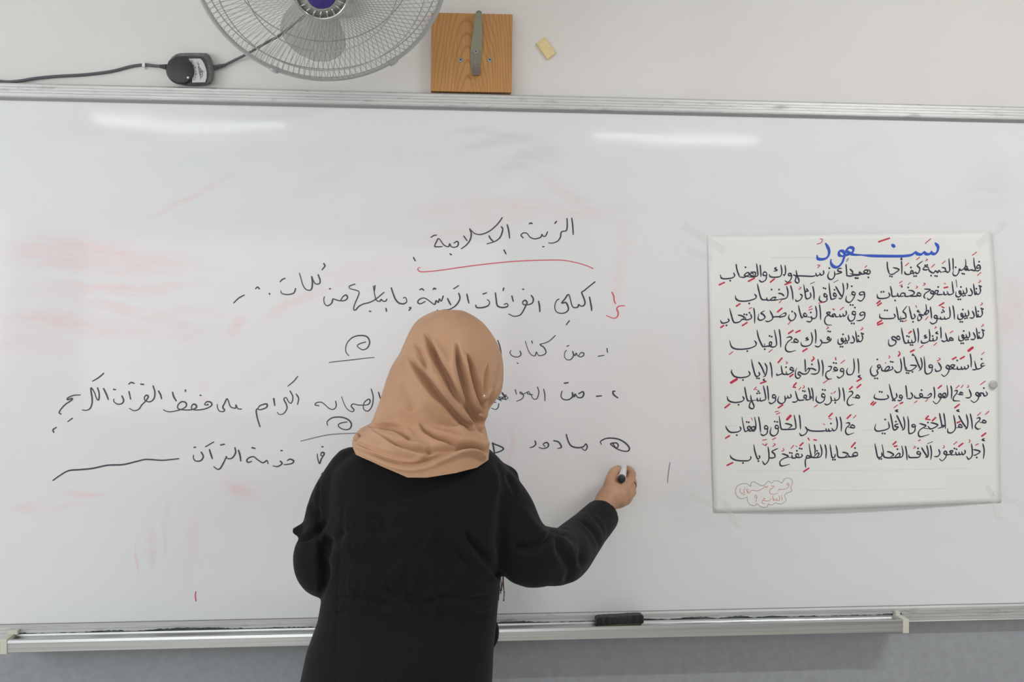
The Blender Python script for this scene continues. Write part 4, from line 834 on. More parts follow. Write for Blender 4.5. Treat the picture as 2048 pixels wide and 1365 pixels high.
blob_tube(bm, [(Q(1253, 1003, -0.085), 0.0095), (Q(1259, 996, -0.056), 0.0086), (Q(1253, 987, -0.034), 0.0076), (Q(1243, 981, -0.026), 0.0070)], 12)     # little
blob_tube(bm, [(Q(1219, 985, -0.134), 0.0195), (Q(1221, 966, -0.124), 0.0150), (Q(1225, 950, -0.102), 0.0122), (Q(1231, 942, -0.078), 0.0108), (Q(1237, 938, -0.056), 0.0088)], 14)  # thumb
body_me = remeshed('person', bm, 0.0026, 5, 0.45)
person = obj('person', body_me, m_skin, None, True)
tag(person, 'person in a tan headscarf and long black coat seen from behind, writing on the whiteboard', 'person')
m_eye = new_mat('eye_white', srgb(235, 232, 226), 0.2); m_iris = new_mat('iris_brown', srgb(60, 38, 24), 0.2); m_lip = new_mat('lip', srgb(160, 92, 84), 0.5)
for s in (-1, 1):
    b = bmesh.new(); add_ball(b, hd(0.033*s, 0.0735, 0.012), 0.0105, sub=2); e_ = obj('eye', b, m_eye, person, True)
    b = bmesh.new(); add_ball(b, hd(0.033*s, 0.0815, 0.010), 0.0045, 1, 0.7, 1, hr, 2); obj('iris', b, m_iris, e_, True)
    b = bmesh.new(); blob_tube(b, [(hd(0.018*s, 0.086, 0.030), 0.0018), (hd(0.034*s, 0.084, 0.035), 0.0024), (hd(0.050*s, 0.072, 0.031), 0.0014)], 6); obj('eyebrow', b, m_iris, person, True)
b = bmesh.new()
blob_tube(b, [(hd(-0.019, 0.0765, -0.0565), 0.0022), (hd(0, 0.0885, -0.056), 0.0036), (hd(0.019, 0.0765, -0.0565), 0.0022)], 8); obj('lips', b, m_lip, person, True)

# ---- shoes
m_shoe = new_mat('black_shoe', srgb(28, 27, 28), 0.4)
for px in (735, 860):
    b = bmesh.new()
    blob_tube(b, [(floor_pt(px, 0.046, -0.045), 0.043), (floor_pt(px, 0.046, 0.03), 0.046), (floor_pt(px, 0.042, 0.10), 0.042), (floor_pt(px, 0.036, 0.16), 0.031)], 18)
    for v in b.verts: v.co.z = max(v.co.z, 0.001)
    obj('shoe', b, m_shoe, person, True)

# ---- coat
b = bmesh.new()
add_loft(b, [sring(800, 912, 862, YT+0.01, 0.055), sring(758, 948, 880, YT, 0.078), sring(716, 975, 896, YT, 0.088, 2.4), sring(684, 996, 915, YT, 0.096, 2.5), sring(662, 1016, 940, YT, 0.104, 2.6), sring(655, 1018, 980, YT, 0.114, 2.7),
             sring(655, 1008, 1050, YT, 0.128, 2.7), sring(652, 1002, 1120, YT, 0.128, 2.6), sring(644, 997, 1190, YT, 0.122, 2.5), sring(635, 993, 1240, YT, 0.122, 2.4), sring(613, 987, 1300, YT, 0.130, 2.3), sring(599, 984, 1365, YT, 0.140, 2.3)]
  + [[(x+(x-P(790, 1365, YT)[0])*k*0.20, YT+(y-YT)*(1+k*0.25), zz) for x, y, z in sring(599, 984, 1365, YT, 0.140, 2.3)] for k, zz in ((0.2, 0.70), (0.6, 0.40), (1.0, 0.135), (1.0, 0.125))])
# right sleeve
blob_tube(b, [pw(978, 968, YT, 52), pw(1008, 1020, YT-0.005, 60), pw(1030, 1072, YT-0.012, 61), pw(1056, 1108, YT-0.012, 66), pw(1094, 1113, YT+0.02, 59), pw(1110, 1112, YT+0.05, 56)], 24)
blob_tube(b, [pw(1080, 1112, YT, 58), pw(1108, 1117, YT+0.03, 56), pw(1130, 1112, YT+0.08, 53), pw(1152, 1088, YT+0.14, 48), pw(1174, 1064, YT+0.19, 42)], 24)
add_tube(b, [P(1150, 1090, YT+0.14), P(1172, 1066, YT+0.19), P(1190, 1047, YT+0.225), P(1203, 1033, YT+0.255), P(1206, 1029, YT+0.262)], [q*mpp(-0.2) for q in (44, 41, 39, 37, 35)], 24)
add_ball(b, Q(1185, 1082, YT+0.20), 20*mpp(-0.2), 0.9, 1.4, 1.2)      # sagging edge of the cuff
blob_tube(b, [pw(985, 934, YT+0.02, 16), pw(1004, 940, YT+0.015, 14), pw(1022, 951, YT+0.01, 15), pw(1026, 968, YT, 13)], 14)     # gathered shoulder seam
# left sleeve with the folded bulge above the elbow
blob_tube(b, [pw(704, 938, YT, 44), pw(688, 965, YT, 46), pw(668, 1002, YT, 47), pw(656, 1042, YT, 47), pw(650, 1080, YT, 48), pw(641, 1112, YT, 54), pw(649, 1140, YT+0.02, 55), pw(668, 1146, YT+0.12, 46), pw(690, 1146, YT+0.18, 42)], 24)
blob_tube(b, [pw(640, 1048, YT+0.0, 30), pw(615, 1058, YT+0.0, 17), pw(592, 1063, YT+0.0, 9)], 14, 3)
add_ball(b, Q(668, 1090, YT), 46*mpp(YT), 1.0, 1.0, 1.5)
coat_me = remeshed('coat', b, 0.0045, 7, 0.5)
V = get_v(coat_me); N = get_n(coat_me)
cf = [([(690, 960), (684, 1060), (676, 1180), (672, 1300), (672, 1365)], 0.0016, 2.6, 'V'), ([(868, 955), (874, 1060), (878, 1180), (880, 1365)], 0.0016, 2.6, 'V'), ([(640, 955), (636, 1020), (640, 1080), (650, 1130)], 0.003, 4, 'v'),
      ([(926, 1058), (955, 1100), (990, 1142), (1008, 1160)], 0.010, 9, 'v'), ([(900, 1090), (940, 1130), (985, 1160)], 0.005, 8, 'v'), ([(1005, 960), (1000, 1030), (996, 1090), (1000, 1140)], 0.004, 9, 'v'),
      ([(1105, 1062), (1090, 1085), (1060, 1096), (1030, 1092)], 0.010, 8, 'v'), ([(1103, 1064), (1140, 1072), (1160, 1100), (1162, 1135)], 0.008, 7, 'v'), ([(1128, 1058), (1150, 1078), (1158, 1110)], 0.006, 6, 'r'),
      ([(1108, 1066), (1118, 1100), (1140, 1140), (1130, 1172)], 0.006, 8, 'v'), ([(1040, 1010), (1066, 1050), (1095, 1078)], 0.006, 9, 'r'), ([(1160, 1040), (1188, 1066), (1200, 1095)], 0.0045, 4, 'v'), ([(1175, 1025), (1200, 1050), (1208, 1070)], 0.002, 3, 'v'),
      ([(592, 1082), (615, 1078), (640, 1062), (652, 1040)], 0.010, 6, 'v'), ([(640, 1196), (652, 1150), (648, 1110), (662, 1070)], 0.010, 8, 'v'), ([(655, 1120), (668, 1090), (690, 1060)], 0.006, 8, 'v'), ([(620, 1000), (640, 1040), (634, 1070)], 0.005, 8, 'v'),
      ([(650, 1210), (690, 1196), (740, 1200), (790, 1215)], 0.004, 8, 'v'), ([(640, 1240), (700, 1226), (760, 1236)], 0.003, 9, 'v'), ([(985, 1190), (940, 1200), (890, 1196), (840, 1210)], 0.005, 8, 'v'), ([(990, 1225), (930, 1236), (870, 1230)], 0.003, 8, 'v'),
      ([(760, 970), (770, 1060), (780, 1160)], 0.003, 30, 'v'), ([(905, 980), (900, 1060), (915, 1150)], 0.003, 24, 'v'), ([(1012, 946), (1022, 968), (1032, 990)], 0.005, 5, 'v'), ([(990, 925), (1004, 950), (1010, 985)], 0.003, 6, 'v')]
D = folds(V, N, cf)
# embroidered back panel: raised curling cord
u_, v_ = proj(V); pan = np.clip((u_-688)/12, 0, 1)*np.clip((892-u_)/12, 0, 1)*np.clip((v_-985)/40, 0, 1)*np.clip((1242+12*np.sin(u_/17)-v_)/8, 0, 1)*(N[:, 1] < -0.2)
emb = np.zeros(len(V))
for cx_, cy_, r_, ph in [(706+ (k % 5)*42+rng.uniform(-16, 16), 1000+(k//5)*32+rng.uniform(-14, 14), rng.uniform(8, 19), rng.uniform(0, 6)) for k in range(40)]:
    dx, dy = u_-cx_, v_-cy_; rr = np.hypot(dx, dy); th = np.arctan2(dy, dx)+ph
    spi = np.abs(((rr - r_*0.35*(th % (2*np.pi))/np.pi) % (r_*0.7)) - r_*0.35)
    emb = np.maximum(emb, np.exp(-(spi/2.0)**2)*np.clip((r_*1.5-rr)/6, 0, 1))
D += pan*emb*0.0040
V = V + N*D[:, None]; set_v(coat_me, V)
coat = obj('coat', coat_me, m_coat, person, True); tag(coat, 'long black coat with embroidered back')
b = bmesh.new()
blob_tube(b, [pw(984, 1246, YT, 9), pw(988, 1258, YT-0.004, 10), pw(988, 1276, YT-0.004, 9), pw(984, 1290, YT, 7)], 12)
add_ball(b, Q(985, 1252, YT), 12*mpp(YT), 0.8, 1.3, 0.7); obj('belt_tab', b, m_coat, coat, True)
b = bmesh.new(); add_box(b, *[0, 1, 0, 1, 0, 1]); b.free()
# cuff button threads
b = bmesh.new(); add_ball(b, Q(1214, 1068, -0.19), 0.0045, 1, 0.6, 1, None, 2); obj('cuff_button', b, new_mat('dark_button', srgb(46, 58, 64), 0.3), coat, True)

# ---- headscarf
SIL = [(622, 872, 925), (626, 858, 938), (634, 842, 952), (645, 830, 966), (661, 820, 979), (685, 809, 994), (708, 800, 1003), (732, 783, 1006.5), (764, 771, 1006), (790, 763, 1001), (805, 758, 986), (820, 752, 977), (834, 747, 971), (848, 741, 968)]
HEM_L, HEM_R = 704.0, 979.0
def hem_y(x):   # lower edge of the scarf across the back
    return float(np.interp(x, [700, 704, 712, 740, 765, 815, 853, 912, 953, 976, 985], [885, 892, 910, 922, 934, 956, 956, 947, 936, 920, 918]))
NT_ = 400; rings = []
thetas = [2*math.pi*k/NT_ for k in range(NT_)]
top = P(897, 620.5, YT+0.02)
def sc_ring(py, xl, xr, yc, ry, ryf, e, ztop=None):
    a, c_ = P(xl, py, yc), P(xr, py, yc); mid = (a+c_)/2; hx = (c_[0]-a[0])/2; out = []
    for t in thetas:
        ct, st = math.cos(t), math.sin(t); q = ry if st > 0 else ryf
        out.append([mid[0]+hx*np.sign(ct)*abs(ct)**(2/e), mid[1]-q*np.sign(st)*abs(st)**(2/e), mid[2]])
    return np.array(out)
R_ = []
for k in range(6):     # crown cap
    f = (k+0.5)/6.0; py = 620.6+1.4*f**2; s = math.sqrt(f)*0.62
    R_.append(sc_ring(py, 898-27*s/0.62*1.0, 898+27*s/0.62*1.0, YT+0.02, 0.055*s/0.62, 0.055*s/0.62, 2.0))
ys = np.concatenate([np.linspace(622, 650, 18), np.linspace(652, 848, 130)])
sy = [s[0] for s in SIL]
ysf = np.linspace(612, 868, 1025); XLf = np.interp(ysf, sy, [s[1] for s in SIL]); XRf = np.interp(ysf, sy, [s[2] for s in SIL])
Gf = np.interp(ysf, [622, 628, 640, 660, 680, 700, 730, 760, 800, 848], [0.055, 0.068, 0.086, 0.102, 0.111, 0.117, 0.120, 0.119, 0.112, 0.098])
for py in ys:
    gk = np.exp(-((ysf-py)/5.0)**2) if py > 640 else np.exp(-((ysf-py)/(0.6+4.4*max(0, (py-622)/18)))**2)
    gk /= gk.sum(); xl = (gk*XLf).sum(); xr = (gk*XRf).sum(); g = (gk*Gf).sum()
    R_.append(sc_ring(py, xl, xr, YT+0.02-np.interp(py, [622, 760, 848], [0, 0, 0.01]), g, g*0.97, np.interp(py, [622, 700, 848], [2.0, 2.1, 2.2])))
last = R_[-1]
hem = []
for k, t in enumerate(thetas):
    ct, st = math.cos(t), math.sin(t)
    px = (HEM_L+HEM_R)/2+(HEM_R-HEM_L)/2*np.sign(ct)*abs(ct)**(2/2.6)
    yy = YT-(0.143 if st > 0 else 0.134)*np.sign(st)*abs(st)**(2/3.4)
    py = hem_y(px) if st > 0 else 925
    if st > 0: py = hem_y(px)*min(1, 1) 
    py = py if st >= 0 else 925+(hem_y(px)-925)*(abs(ct))
    w = P(px, py, yy); hem.append(w)
hem = np.array(hem)
M_ = 90
lt = np.array([P(736, 862, YT)[0], 0, 0])
for j in range(1, M_+1):
    f = j/M_
    flare = 1-(1-f)**2.6            # spreads over the shoulders
    q = last*(1-flare)+hem*flare
    zf = f**1.02; q[:, 2] = last[:, 2]*(1-zf)+hem[:, 2]*zf
    R_.append(q)
RA = np.array(R_); nr = len(R_)
for it in range(30):      # relax the rows so the cloth runs without kinks
    RA[8:-1] = RA[8:-1]*0.5+(RA[7:-2]+RA[9:])*0.25
SV = RA.reshape(-1, 3)
SF = []
hcv = np.array(hc); fdir = np.array(hr @ Vector((0.12, 1, -0.05))); fdir /= np.linalg.norm(fdir)
dd = SV-hcv; cosang = (dd@fdir)/np.linalg.norm(dd, axis=1); face_open = (cosang > 0.86)
for j in range(nr-1):
    for k in range(NT_):
        a = j*NT_+k; b2 = j*NT_+(k+1) % NT_
        if face_open[a] and face_open[b2] and face_open[a+NT_]: continue
        SF.append((a, a+NT_, b2+NT_, b2))
ci = len(SV); SV = np.vstack([SV, top[None, :]+[0, 0, 0.0]])
for k in range(NT_): SF.append((ci, k, (k+1) % NT_))
scarf_me = pymesh('headscarf', SV, SF)
V = get_v(scarf_me); N = get_n(scarf_me)
if np.mean((N*(V-V.mean(0))).sum(1)) < 0: N = -N; scarf_me.flip_normals()
z2 = lambda L: [(560+a/3.412, 600+b/3.412) for a, b in L]
z9 = lambda L: [(640+a/4.876, 600+b/4.876) for a, b in L]
sf = [(z9([(1020, 310), (1060, 400), (1110, 520), (1170, 640), (1240, 750), (1300, 880), (1370, 1000), (1440, 1090), (1510, 1190), (1575, 1310)]), 0.022, 8.0, 'v'),
      (z9([(1332, 420), (1345, 550), (1370, 700), (1410, 850), (1445, 960), (1495, 1060), (1555, 1160), (1590, 1260)]), 0.020, 7.0, 'v'),
      (z9([(1435, 520), (1465, 620), (1492, 740), (1525, 860), (1560, 980), (1580, 1080)]), 0.014, 5.0, 'v'),
      (z9([(880, 560), (960, 680), (1040, 780), (1130, 890), (1220, 985), (1310, 1095), (1400, 1190), (1500, 1290)]), 0.021, 8.0, 'v'),
      (z9([(930, 410), (980, 500), (1020, 580), (1045, 670), (1070, 740)]), 0.007, 6.0, 'v'),
      (z9([(1645, 620), (1622, 750), (1608, 870), (1600, 950)]), 0.008, 4.0, 'v'),
      (z9([(1615, 940), (1592, 1040), (1575, 1130)]), 0.006, 3.5, 'v'),
      (z9([(1712, 850), (1660, 960), (1605, 1060), (1580, 1140)]), 0.008, 4.0, 'v'),
      (z9([(1755, 600), (1735, 760), (1690, 880)]), 0.004, 4.0, 'v'),
      (z9([(800, 760), (850, 880), (885, 1000), (900, 1100)]), 0.005, 12.0, 'v'),
      (z9([(970, 1210), (1020, 1275), (1100, 1320), (1190, 1350)]) + z2([(1220, 985), (1300, 995), (1370, 1020), (1420, 1060)]), 0.016, 6.0, 'v'),
      (z9([(480, 1245), (620, 1238), (740, 1258), (830, 1320), (880, 1380)]), 0.010, 5.0, 'v'),
      (z2([(1200, 700), (1290, 820), (1370, 930), (1420, 1010)]), 0.006, 5.0, 'r'),
      (z2([(1040, 260), (1120, 420), (1200, 580), (1290, 740)]), 0.005, 8, 'r'),
      (z2([(940, 420), (1050, 560), (1180, 700), (1300, 850)]), 0.005, 8, 'r'),
      (z2([(640, 905), (720, 945), (800, 985), (900, 1015), (1000, 1035), (1120, 1025), (1240, 1000), (1330, 1010), (1400, 1060)]), 0.0115, 5.0, 'v'),
      (z2([(510, 1010), (640, 1060), (760, 1105), (880, 1125), (1000, 1105), (1120, 1060), (1220, 1022), (1320, 1020), (1410, 1080)]), 0.0115, 5.0, 'v'),
      (z2([(1000, 1115), (1100, 1092), (1220, 1056), (1310, 1046), (1400, 1090)]), 0.007, 6, 'r'),
      (z2([(500, 960), (600, 1010), (720, 1050), (850, 1080), (960, 1080)]), 0.007, 6, 'v'),
      (z2([(540, 905), (640, 915), (760, 960), (880, 1000), (980, 1000)]), 0.007, 7, 'r'),
      (z2([(1010, 990), (1020, 1040), (1000, 1100)]), 0.005, 6, 'v'),
      (z2([(495, 955), (530, 950), (545, 925), (530, 905)]), 0.007, 3.0, 'v')]
D = folds(V, N, sf)
D += 0.0012*np.sin(V[:, 0]*60+V[:, 2]*25)*np.clip((1.40-V[:, 2])*8, 0, 1)
V2 = V+N*D[:, None]
# the hem follows the cut of the cloth: bottom row keeps its outline
V2[(nr-1)*NT_:nr*NT_, 2] = V[(nr-1)*NT_:nr*NT_, 2]
set_v(scarf_me, V2)
scarf = obj('headscarf', scarf_me, m_scarf, person, True); tag(scarf, 'tan headscarf with deep folds gathered to the right')
so = scarf.modifiers.new('t', 'SOLIDIFY'); so.thickness = 0.0016; so.offset = -1
# hanging end of the scarf in front of the trunk, with its fringe
pts = [P(950, 920, YT+0.14), P(962, 1000, YT+0.17), P(976, 1080, YT+0.175), P(988, 1146, YT+0.17)]
b = bmesh.new(); prev = None
for p in catmull(pts, 8):
    row = [b.verts.new((p[0]+dx, p[1]+0.006*math.sin(dx*200), p[2])) for dx in np.linspace(-0.05, 0.020, 14)]
    if prev:
        for i in range(13): b.faces.new((prev[i], prev[i+1], row[i+1], row[i]))
    prev = row
se = obj('scarf_end', b, m_scarf, scarf, True); sm_ = se.modifiers.new('t', 'SOLIDIFY'); sm_.thickness = 0.0015
m_fr = new_mat('fringe_thread', srgb(112, 76, 54), 0.8)
for k in range(12):
    x0 = 990+k*1.75; L_ = 46+rng.uniform(-8, 16); sw = rng.uniform(-5, 4)
    b = bmesh.new(); add_tube(b, [P(x0-1+q_*sw*0.6+math.sin(k*2+q_*6)*1.3, 1143+L_*q_, YT+0.165+0.004*(k % 3)) for q_ in (0, .25, .5, .75, .93, 1)], [0.0011, 0.0011, 0.0010, 0.0011, 0.0010, 0.0017], 6)
    obj('fringe_strand', b, m_fr, se, True)
# scarf pin
pn = P(968, 792, YT-0.06)
iq = int(np.argmin(np.hypot(*(np.array(proj(V2))-np.array([[968], [792]])))+(V2[:, 1] > YT)*1e3)); pn = V2[iq]+N[iq]*0.001
b = bmesh.new(); add_ball(b, tuple(pn), 0.0021, sub=2); obj('scarf_pin', b, new_mat('pearl_pin', srgb(245, 245, 245), 0.2), scarf, True)

# ---- ring
ra, rb2 = np.array(Q(1259, 992, -0.090)), np.array(Q(1265, 984, -0.060))
rc = np.array(Q(1263.5, 971.5, -0.078)); ax = np.array(Q(1266, 967, -0.068))-np.array(Q(1260, 979, -0.095))
b = bmesh.new(); add_lathe(b, [(0.0104, -0.0016), (0.0116, -0.0014), (0.0116, 0.0014), (0.0104, 0.0016)], tuple(rc), ax, 28, False, False)
obj('finger_ring', b, new_mat('dark_metal_ring', srgb(60, 56, 46), 0.3, 0.8), person, True)

# ---- the marker in the hand
tip = np.array(Q(1248.5, 930, -0.0010)); capc = np.array(Q(1243.0, 960, -0.142)); ax = capc-tip; L_ = np.linalg.norm(ax); ax /= L_
marker = empty('board_marker', tuple(tip+ax*L_/2), 'white whiteboard marker with a black end cap held in the right hand', 'marker')
b = bmesh.new(); add_lathe(b, [(0.0040, 0.012), (0.0052, 0.018), (0.0078, 0.024), (0.0088, 0.030), (0.0088, L_-0.018), (0.0084, L_-0.016)], tuple(tip), ax, 32)
obj('barrel', b, new_mat('white_marker_plastic', srgb(224, 224, 228), 0.3), marker, True)
m_bc = new_mat('black_cap_plastic', srgb(26, 27, 36), 0.35)
b = bmesh.new(); add_lathe(b, [(0.0082, L_-0.0175), (0.0089, L_-0.016), (0.0089, L_-0.003), (0.0082, L_-0.0008), (0.0060, L_), (0.0020, L_+0.0002)], tuple(tip), ax, 32); obj('end_cap', b, m_bc, marker, True)
b = bmesh.new(); add_lathe(b, [(0.0012, 0.0), (0.0022, 0.003), (0.0024, 0.013)], tuple(tip), ax, 16); obj('nib', b, m_bc, marker, True)

# ================================================================ wall fan
m_wire = new_mat('grey_grille_wire', srgb(172, 174, 172), 0.4, 0.2); m_rim = new_mat('grille_rim', srgb(188, 192, 192), 0.4, 0.2)
m_chrome = new_mat('chrome_ring', srgb(190, 192, 192), 0.2, 0.9); m_badge = new_mat('purple_badge', srgb(62, 48, 128), 0.35)
m_blade = new_mat('smoky_clear_blade', srgb(150, 152, 148), 0.25); m_blade.node_tree.nodes['Principled BSDF'].inputs['Alpha'].default_value = 0.34
m_motor = new_mat('fan_body_plastic', srgb(196, 196, 192), 0.4); m_disc = new_mat('ornament_plate', srgb(176, 176, 170), 0.3, 0.4)
Fc = P(643, -64, -0.30); RF = 247*mpp(-0.30)
vv = Fc-CAM; vv /= np.linalg.norm(vv)
dn_ = np.array([0, 0, -1.0]); dn_ = dn_-vv*np.dot(dn_, vv); dn_ /= np.linalg.norm(dn_)
psi = math.radians(25); AX = math.cos(psi)*(-vv)+math.sin(psi)*dn_; AX /= np.linalg.norm(AX)
UX = np.cross(AX, [0, 0, 1.0]); UX /= np.linalg.norm(UX); UZ = np.cross(UX, AX)
def fp(r, a, h): return Fc + r*(math.cos(a)*UX+math.sin(a)*UZ) + AX*h
k_ = RF/252
fan = empty('wall_fan', (Fc[0], WALL_Y-0.01, Fc[2]+0.05), 'grey wire-caged wall fan tilted down above the whiteboard', 'fan')
FRONT = [(249, .004), (243, .016), (228, .027), (211, .036), (180, .052), (151, .067), (110, .088), (75, .106), (52, .118)]
REAR = [(249, -.004), (244, -.022), (225, -.038), (190, -.052), (150, -.062), (100, -.068), (74, -.070)]
def guard(name, prof, nw, twist, wr):
    bm = bmesh.new()
    base_pts = catmull([np.array([r*k_, h]) for r, h in prof], 2)
    for i in range(nw):
        a0 = 2*math.pi*i/nw; pts = [fp(q[0], a0+twist*(1-q[0]/RF), q[1]) for q in base_pts]
        add_tube(bm, pts, wr, 4, False)
    return tag(obj(name, bm, m_wire, fan, True), kind='stuff')
def torus(name, r, h, wr, mat, seg=96, parent=None):
    bm = bmesh.new(); rings = []
    for i in range(seg):
        a = 2*math.pi*i/seg; rings.append([bm.verts.new(tuple(fp(r+wr*math.cos(t), a, h+wr*math.sin(t)))) for t in [2*math.pi*j/8 for j in range(8)]])
    for i in range(seg):
        p, q = rings[i], rings[(i+1) % seg]
        for j in range(8): bm.faces.new((p[j], p[(j+1) % 8], q[(j+1) % 8], q[j]))
    return obj(name, bm, mat, parent or fan, True)
guard('front_grille_wires', FRONT, 128, 0.14, 0.00068)
guard('rear_grille_wires', REAR, 128, -0.30, 0.00068)
torus('grille_rim', RF, 0.0, 0.0052, m_rim)
for r, h in ((244, .0165), (211, .0372), (151, .0682)): torus('front_ring', r*k_, h, 0.0012, m_wire)
for r, h in ((242, -.026), (190, -.054), (120, -.068), (76, -.071)): torus('rear_ring', r*k_, h, 0.0012, m_wire)
torus('hub_ring', 51*k_, .120, 0.0042, m_chrome)
bm = bmesh.new(); add_lathe(bm, [(50*k_, .1175), (50*k_, .1185), (34*k_, .121), (33*k_, .1225), (0.001, .1225)], Fc, AX, 48, True, True)
plate = obj('hub_plate', bm, m_disc, fan, True)
for i in range(20):
    a = 2*math.pi*i/20; bm = bmesh.new(); add_tube(bm, [fp(34*k_, a, .1215), fp(49*k_, a+0.05, .1195)], [0.0016, 0.0026], 6); obj('plate_rib', bm, m_chrome, plate, True)
bm = bmesh.new(); add_lathe(bm, [(28*k_, .1225), (28*k_, .1245), (24*k_, .126), (0.001, .1268)], Fc, AX, 40); obj('badge', bm, m_badge, fan, True)
bm = bmesh.new(); add_lathe(bm, [(29.5*k_, .1222), (30*k_, .1238), (28.2*k_, .1250), (28*k_, .1222)], Fc, AX, 40, False, False); obj('badge_ring', bm, m_chrome, fan, True)
# blades
for b_ in range(3):
    a0 = math.radians(-86+120*b_); V = []; F = []; NR, NA = 36, 14
    for side in (0, 1):
        for i in range(NR+1):
            f = i/NR; r = (38+166*f)*k_
            wl_, wr_ = 0.20+0.22*math.sin(math.pi*min(1, f*0.75+0.12))*1.0, 0.24+0.30*math.sin(math.pi*min(1, f*0.8+0.1))
            edge = math.sqrt(max(0, 1-max(0, (f-0.72)/0.28)**2.2))
            for j in range(NA+1):
                g = j/NA*2-1; da = (g*wl_ if g < 0 else g*wr_)*max(edge, 0.03)
                V.append(fp(r, a0+da, 0.010-da*0.050*(0.4+f*0.6)+side*0.0016))
    n1 = (NR+1)*(NA+1)
    for i in range(NR):
        for j in range(NA):
            a = i*(NA+1)+j; F.append((a, a+1, a+NA+2, a+NA+1)); F.append((n1+a, n1+a+NA+1, n1+a+NA+2, n1+a+1))
    for i in range(NR):
        for j in (0, NA):
            a = i*(NA+1)+j; F.append((a, a+NA+1, n1+a+NA+1, n1+a))
    for j in range(NA):
        for i in (0, NR):
            a = i*(NA+1)+j; F.append((a, a+1, n1+a+1, n1+a))
    obj('blade', pymesh('blade', V, F), m_blade, fan, True)
bm = bmesh.new(); add_lathe(bm, [(42*k_, -.018), (43*k_, .012), (38*k_, .028), (20*k_, .036), (0.001, .038)], Fc, AX, 40); obj('blade_hub', bm, m_blade, fan, True)
bm = bmesh.new(); add_lathe(bm, [(70*k_, -.066), (72*k_, -.074), (70*k_, -.11), (58*k_, -.150), (30*k_, -.175), (0.001, -.178)], Fc, AX, 48); mot = obj('motor_housing', bm, m_motor, fan, True)
bend = fp(0, 0, -.13)
bm = bmesh.new(); add_tube(bm, catmull([bend, bend+[0, 0.04, -0.02], (Fc[0], -0.02, bend[2]-0.03), (Fc[0], WALL_Y-0.010, bend[2]-0.03)], 6), 0.022, 14); obj('neck', bm, m_motor, fan, True)
obj('wall_plate', box(Fc[0]-0.05, Fc[0]+0.05, WALL_Y-0.022, WALL_Y-0.0005, bend[2]-0.10, bend[2]+0.06, 0.006), m_motor, fan)
for a in (math.radians(-127), math.radians(-67)):
    bm = bmesh.new(); add_tube(bm, [fp(RF+0.001, a-0.035, 0), fp(RF+0.002, a, 0), fp(RF+0.001, a+0.035, 0)], 0.0072, 10); obj('rim_clip', bm, m_rim, fan, True)

# ---------------------------------------------------------------- speed control and its cord
YC = WALL_Y-0.0042
m_cord = new_mat('dark_grey_cord', srgb(86, 90, 94), 0.5); m_rb = new_mat('dusty_black_plastic', rough=0.5); n = NT(m_rb)
n.color(n.ramp(n.noise(60, 4, n.coord()), [(0.35, srgb(92, 95, 95)), (0.7, srgb(124, 126, 124))]))
m_rf = new_mat('black_plastic', srgb(50, 53, 58), 0.4)
rg = P(380, 138, WALL_Y-0.015)
ctrl = empty('fan_speed_control', (rg[0], WALL_Y-0.001, rg[2]), 'black fan speed control with round knob and white dial plate on the wall', 'control')
sil = [(333.7, 135), (336.4, 122.8), (344, 114), (352, 108.5), (360, 106.3), (390, 105.8), (413, 106.4), (419, 111), (423, 120), (426.5, 131), (428, 148), (426, 160), (421, 167), (414, 170), (390, 171.5), (368, 171), (353, 167), (342.5, 158), (335.7, 148)]
face = [(335.5, 137), (337.5, 125), (344.5, 116.5), (352, 112.5), (362, 111.8), (390, 111.8), (403, 112.5), (408, 116), (412.5, 124), (415.5, 135), (416.5, 150), (415, 160), (412.5, 165), (408, 167.3), (390, 168.3), (369, 168.5), (355, 165), (344.5, 156.5), (337.5, 147)]
def loft2(rings, name, mat, parent, smooth=False):
    bm = bmesh.new(); add_loft(bm, [[P(x, z_, y) for x, z_ in r] for r, y in rings]); return obj(name, bm, mat, parent, smooth)
ins = lambda L, k: [(380+(x-380)*k, 138+(z_-138)*k) for x, z_ in L]
loft2([(sil, WALL_Y-0.0008), (sil, WALL_Y-0.014), (ins(sil, .985), WALL_Y-0.018), ([((a[0]+b[0])/2, (a[1]+b[1])/2) for a, b in zip(sil, face)], WALL_Y-0.0235), (face, WALL_Y-0.026)], 'control_body', m_rb, ctrl)
loft2([(face, WALL_Y-0.0261), (ins(face, .985), WALL_Y-0.0275)], 'face_plate', m_rf, ctrl)
kc = P(361, 142, WALL_Y-0.0275); bm = bmesh.new(); kr = 26.5*mpp(0)
add_lathe(bm, [(kr, 0), (kr, 0.006), (kr*0.97, 0.0085), (kr*0.9, 0.0095), (0.001, 0.0098)], kc, (0.06, -1, 0.0), 48); knob = obj('knob', bm, m_rf, ctrl, True)
bm = bmesh.new(); wd = P(376, 155.3, WALL_Y-0.0375); add_ball(bm, tuple(wd), 0.0027, 1, 0.5, 1, None, 2); obj('white_dot', bm, new_mat('white_dot', srgb(235, 235, 235), 0.4), knob, True)
arc = [(361+27.3*math.cos(t), 142+27.3*math.sin(t)) for t in np.linspace(math.radians(32), math.radians(-52), 12)]
dial = [(377.8, 117.3), (400.5, 117.3), (404.5, 121), (408.3, 128), (411.5, 136), (413.4, 145), (413.2, 155), (410.5, 164.6), (384.5, 165.2), (384.2, 160)] + arc
loft2([(dial, WALL_Y-0.0276), (dial, WALL_Y-0.0284)], 'dial_plate', new_mat('dial_white', srgb(205, 202, 204), 0.4), ctrl)
m_pr = new_mat('dial_print', srgb(96, 94, 108), 0.6)
V, F = [], []
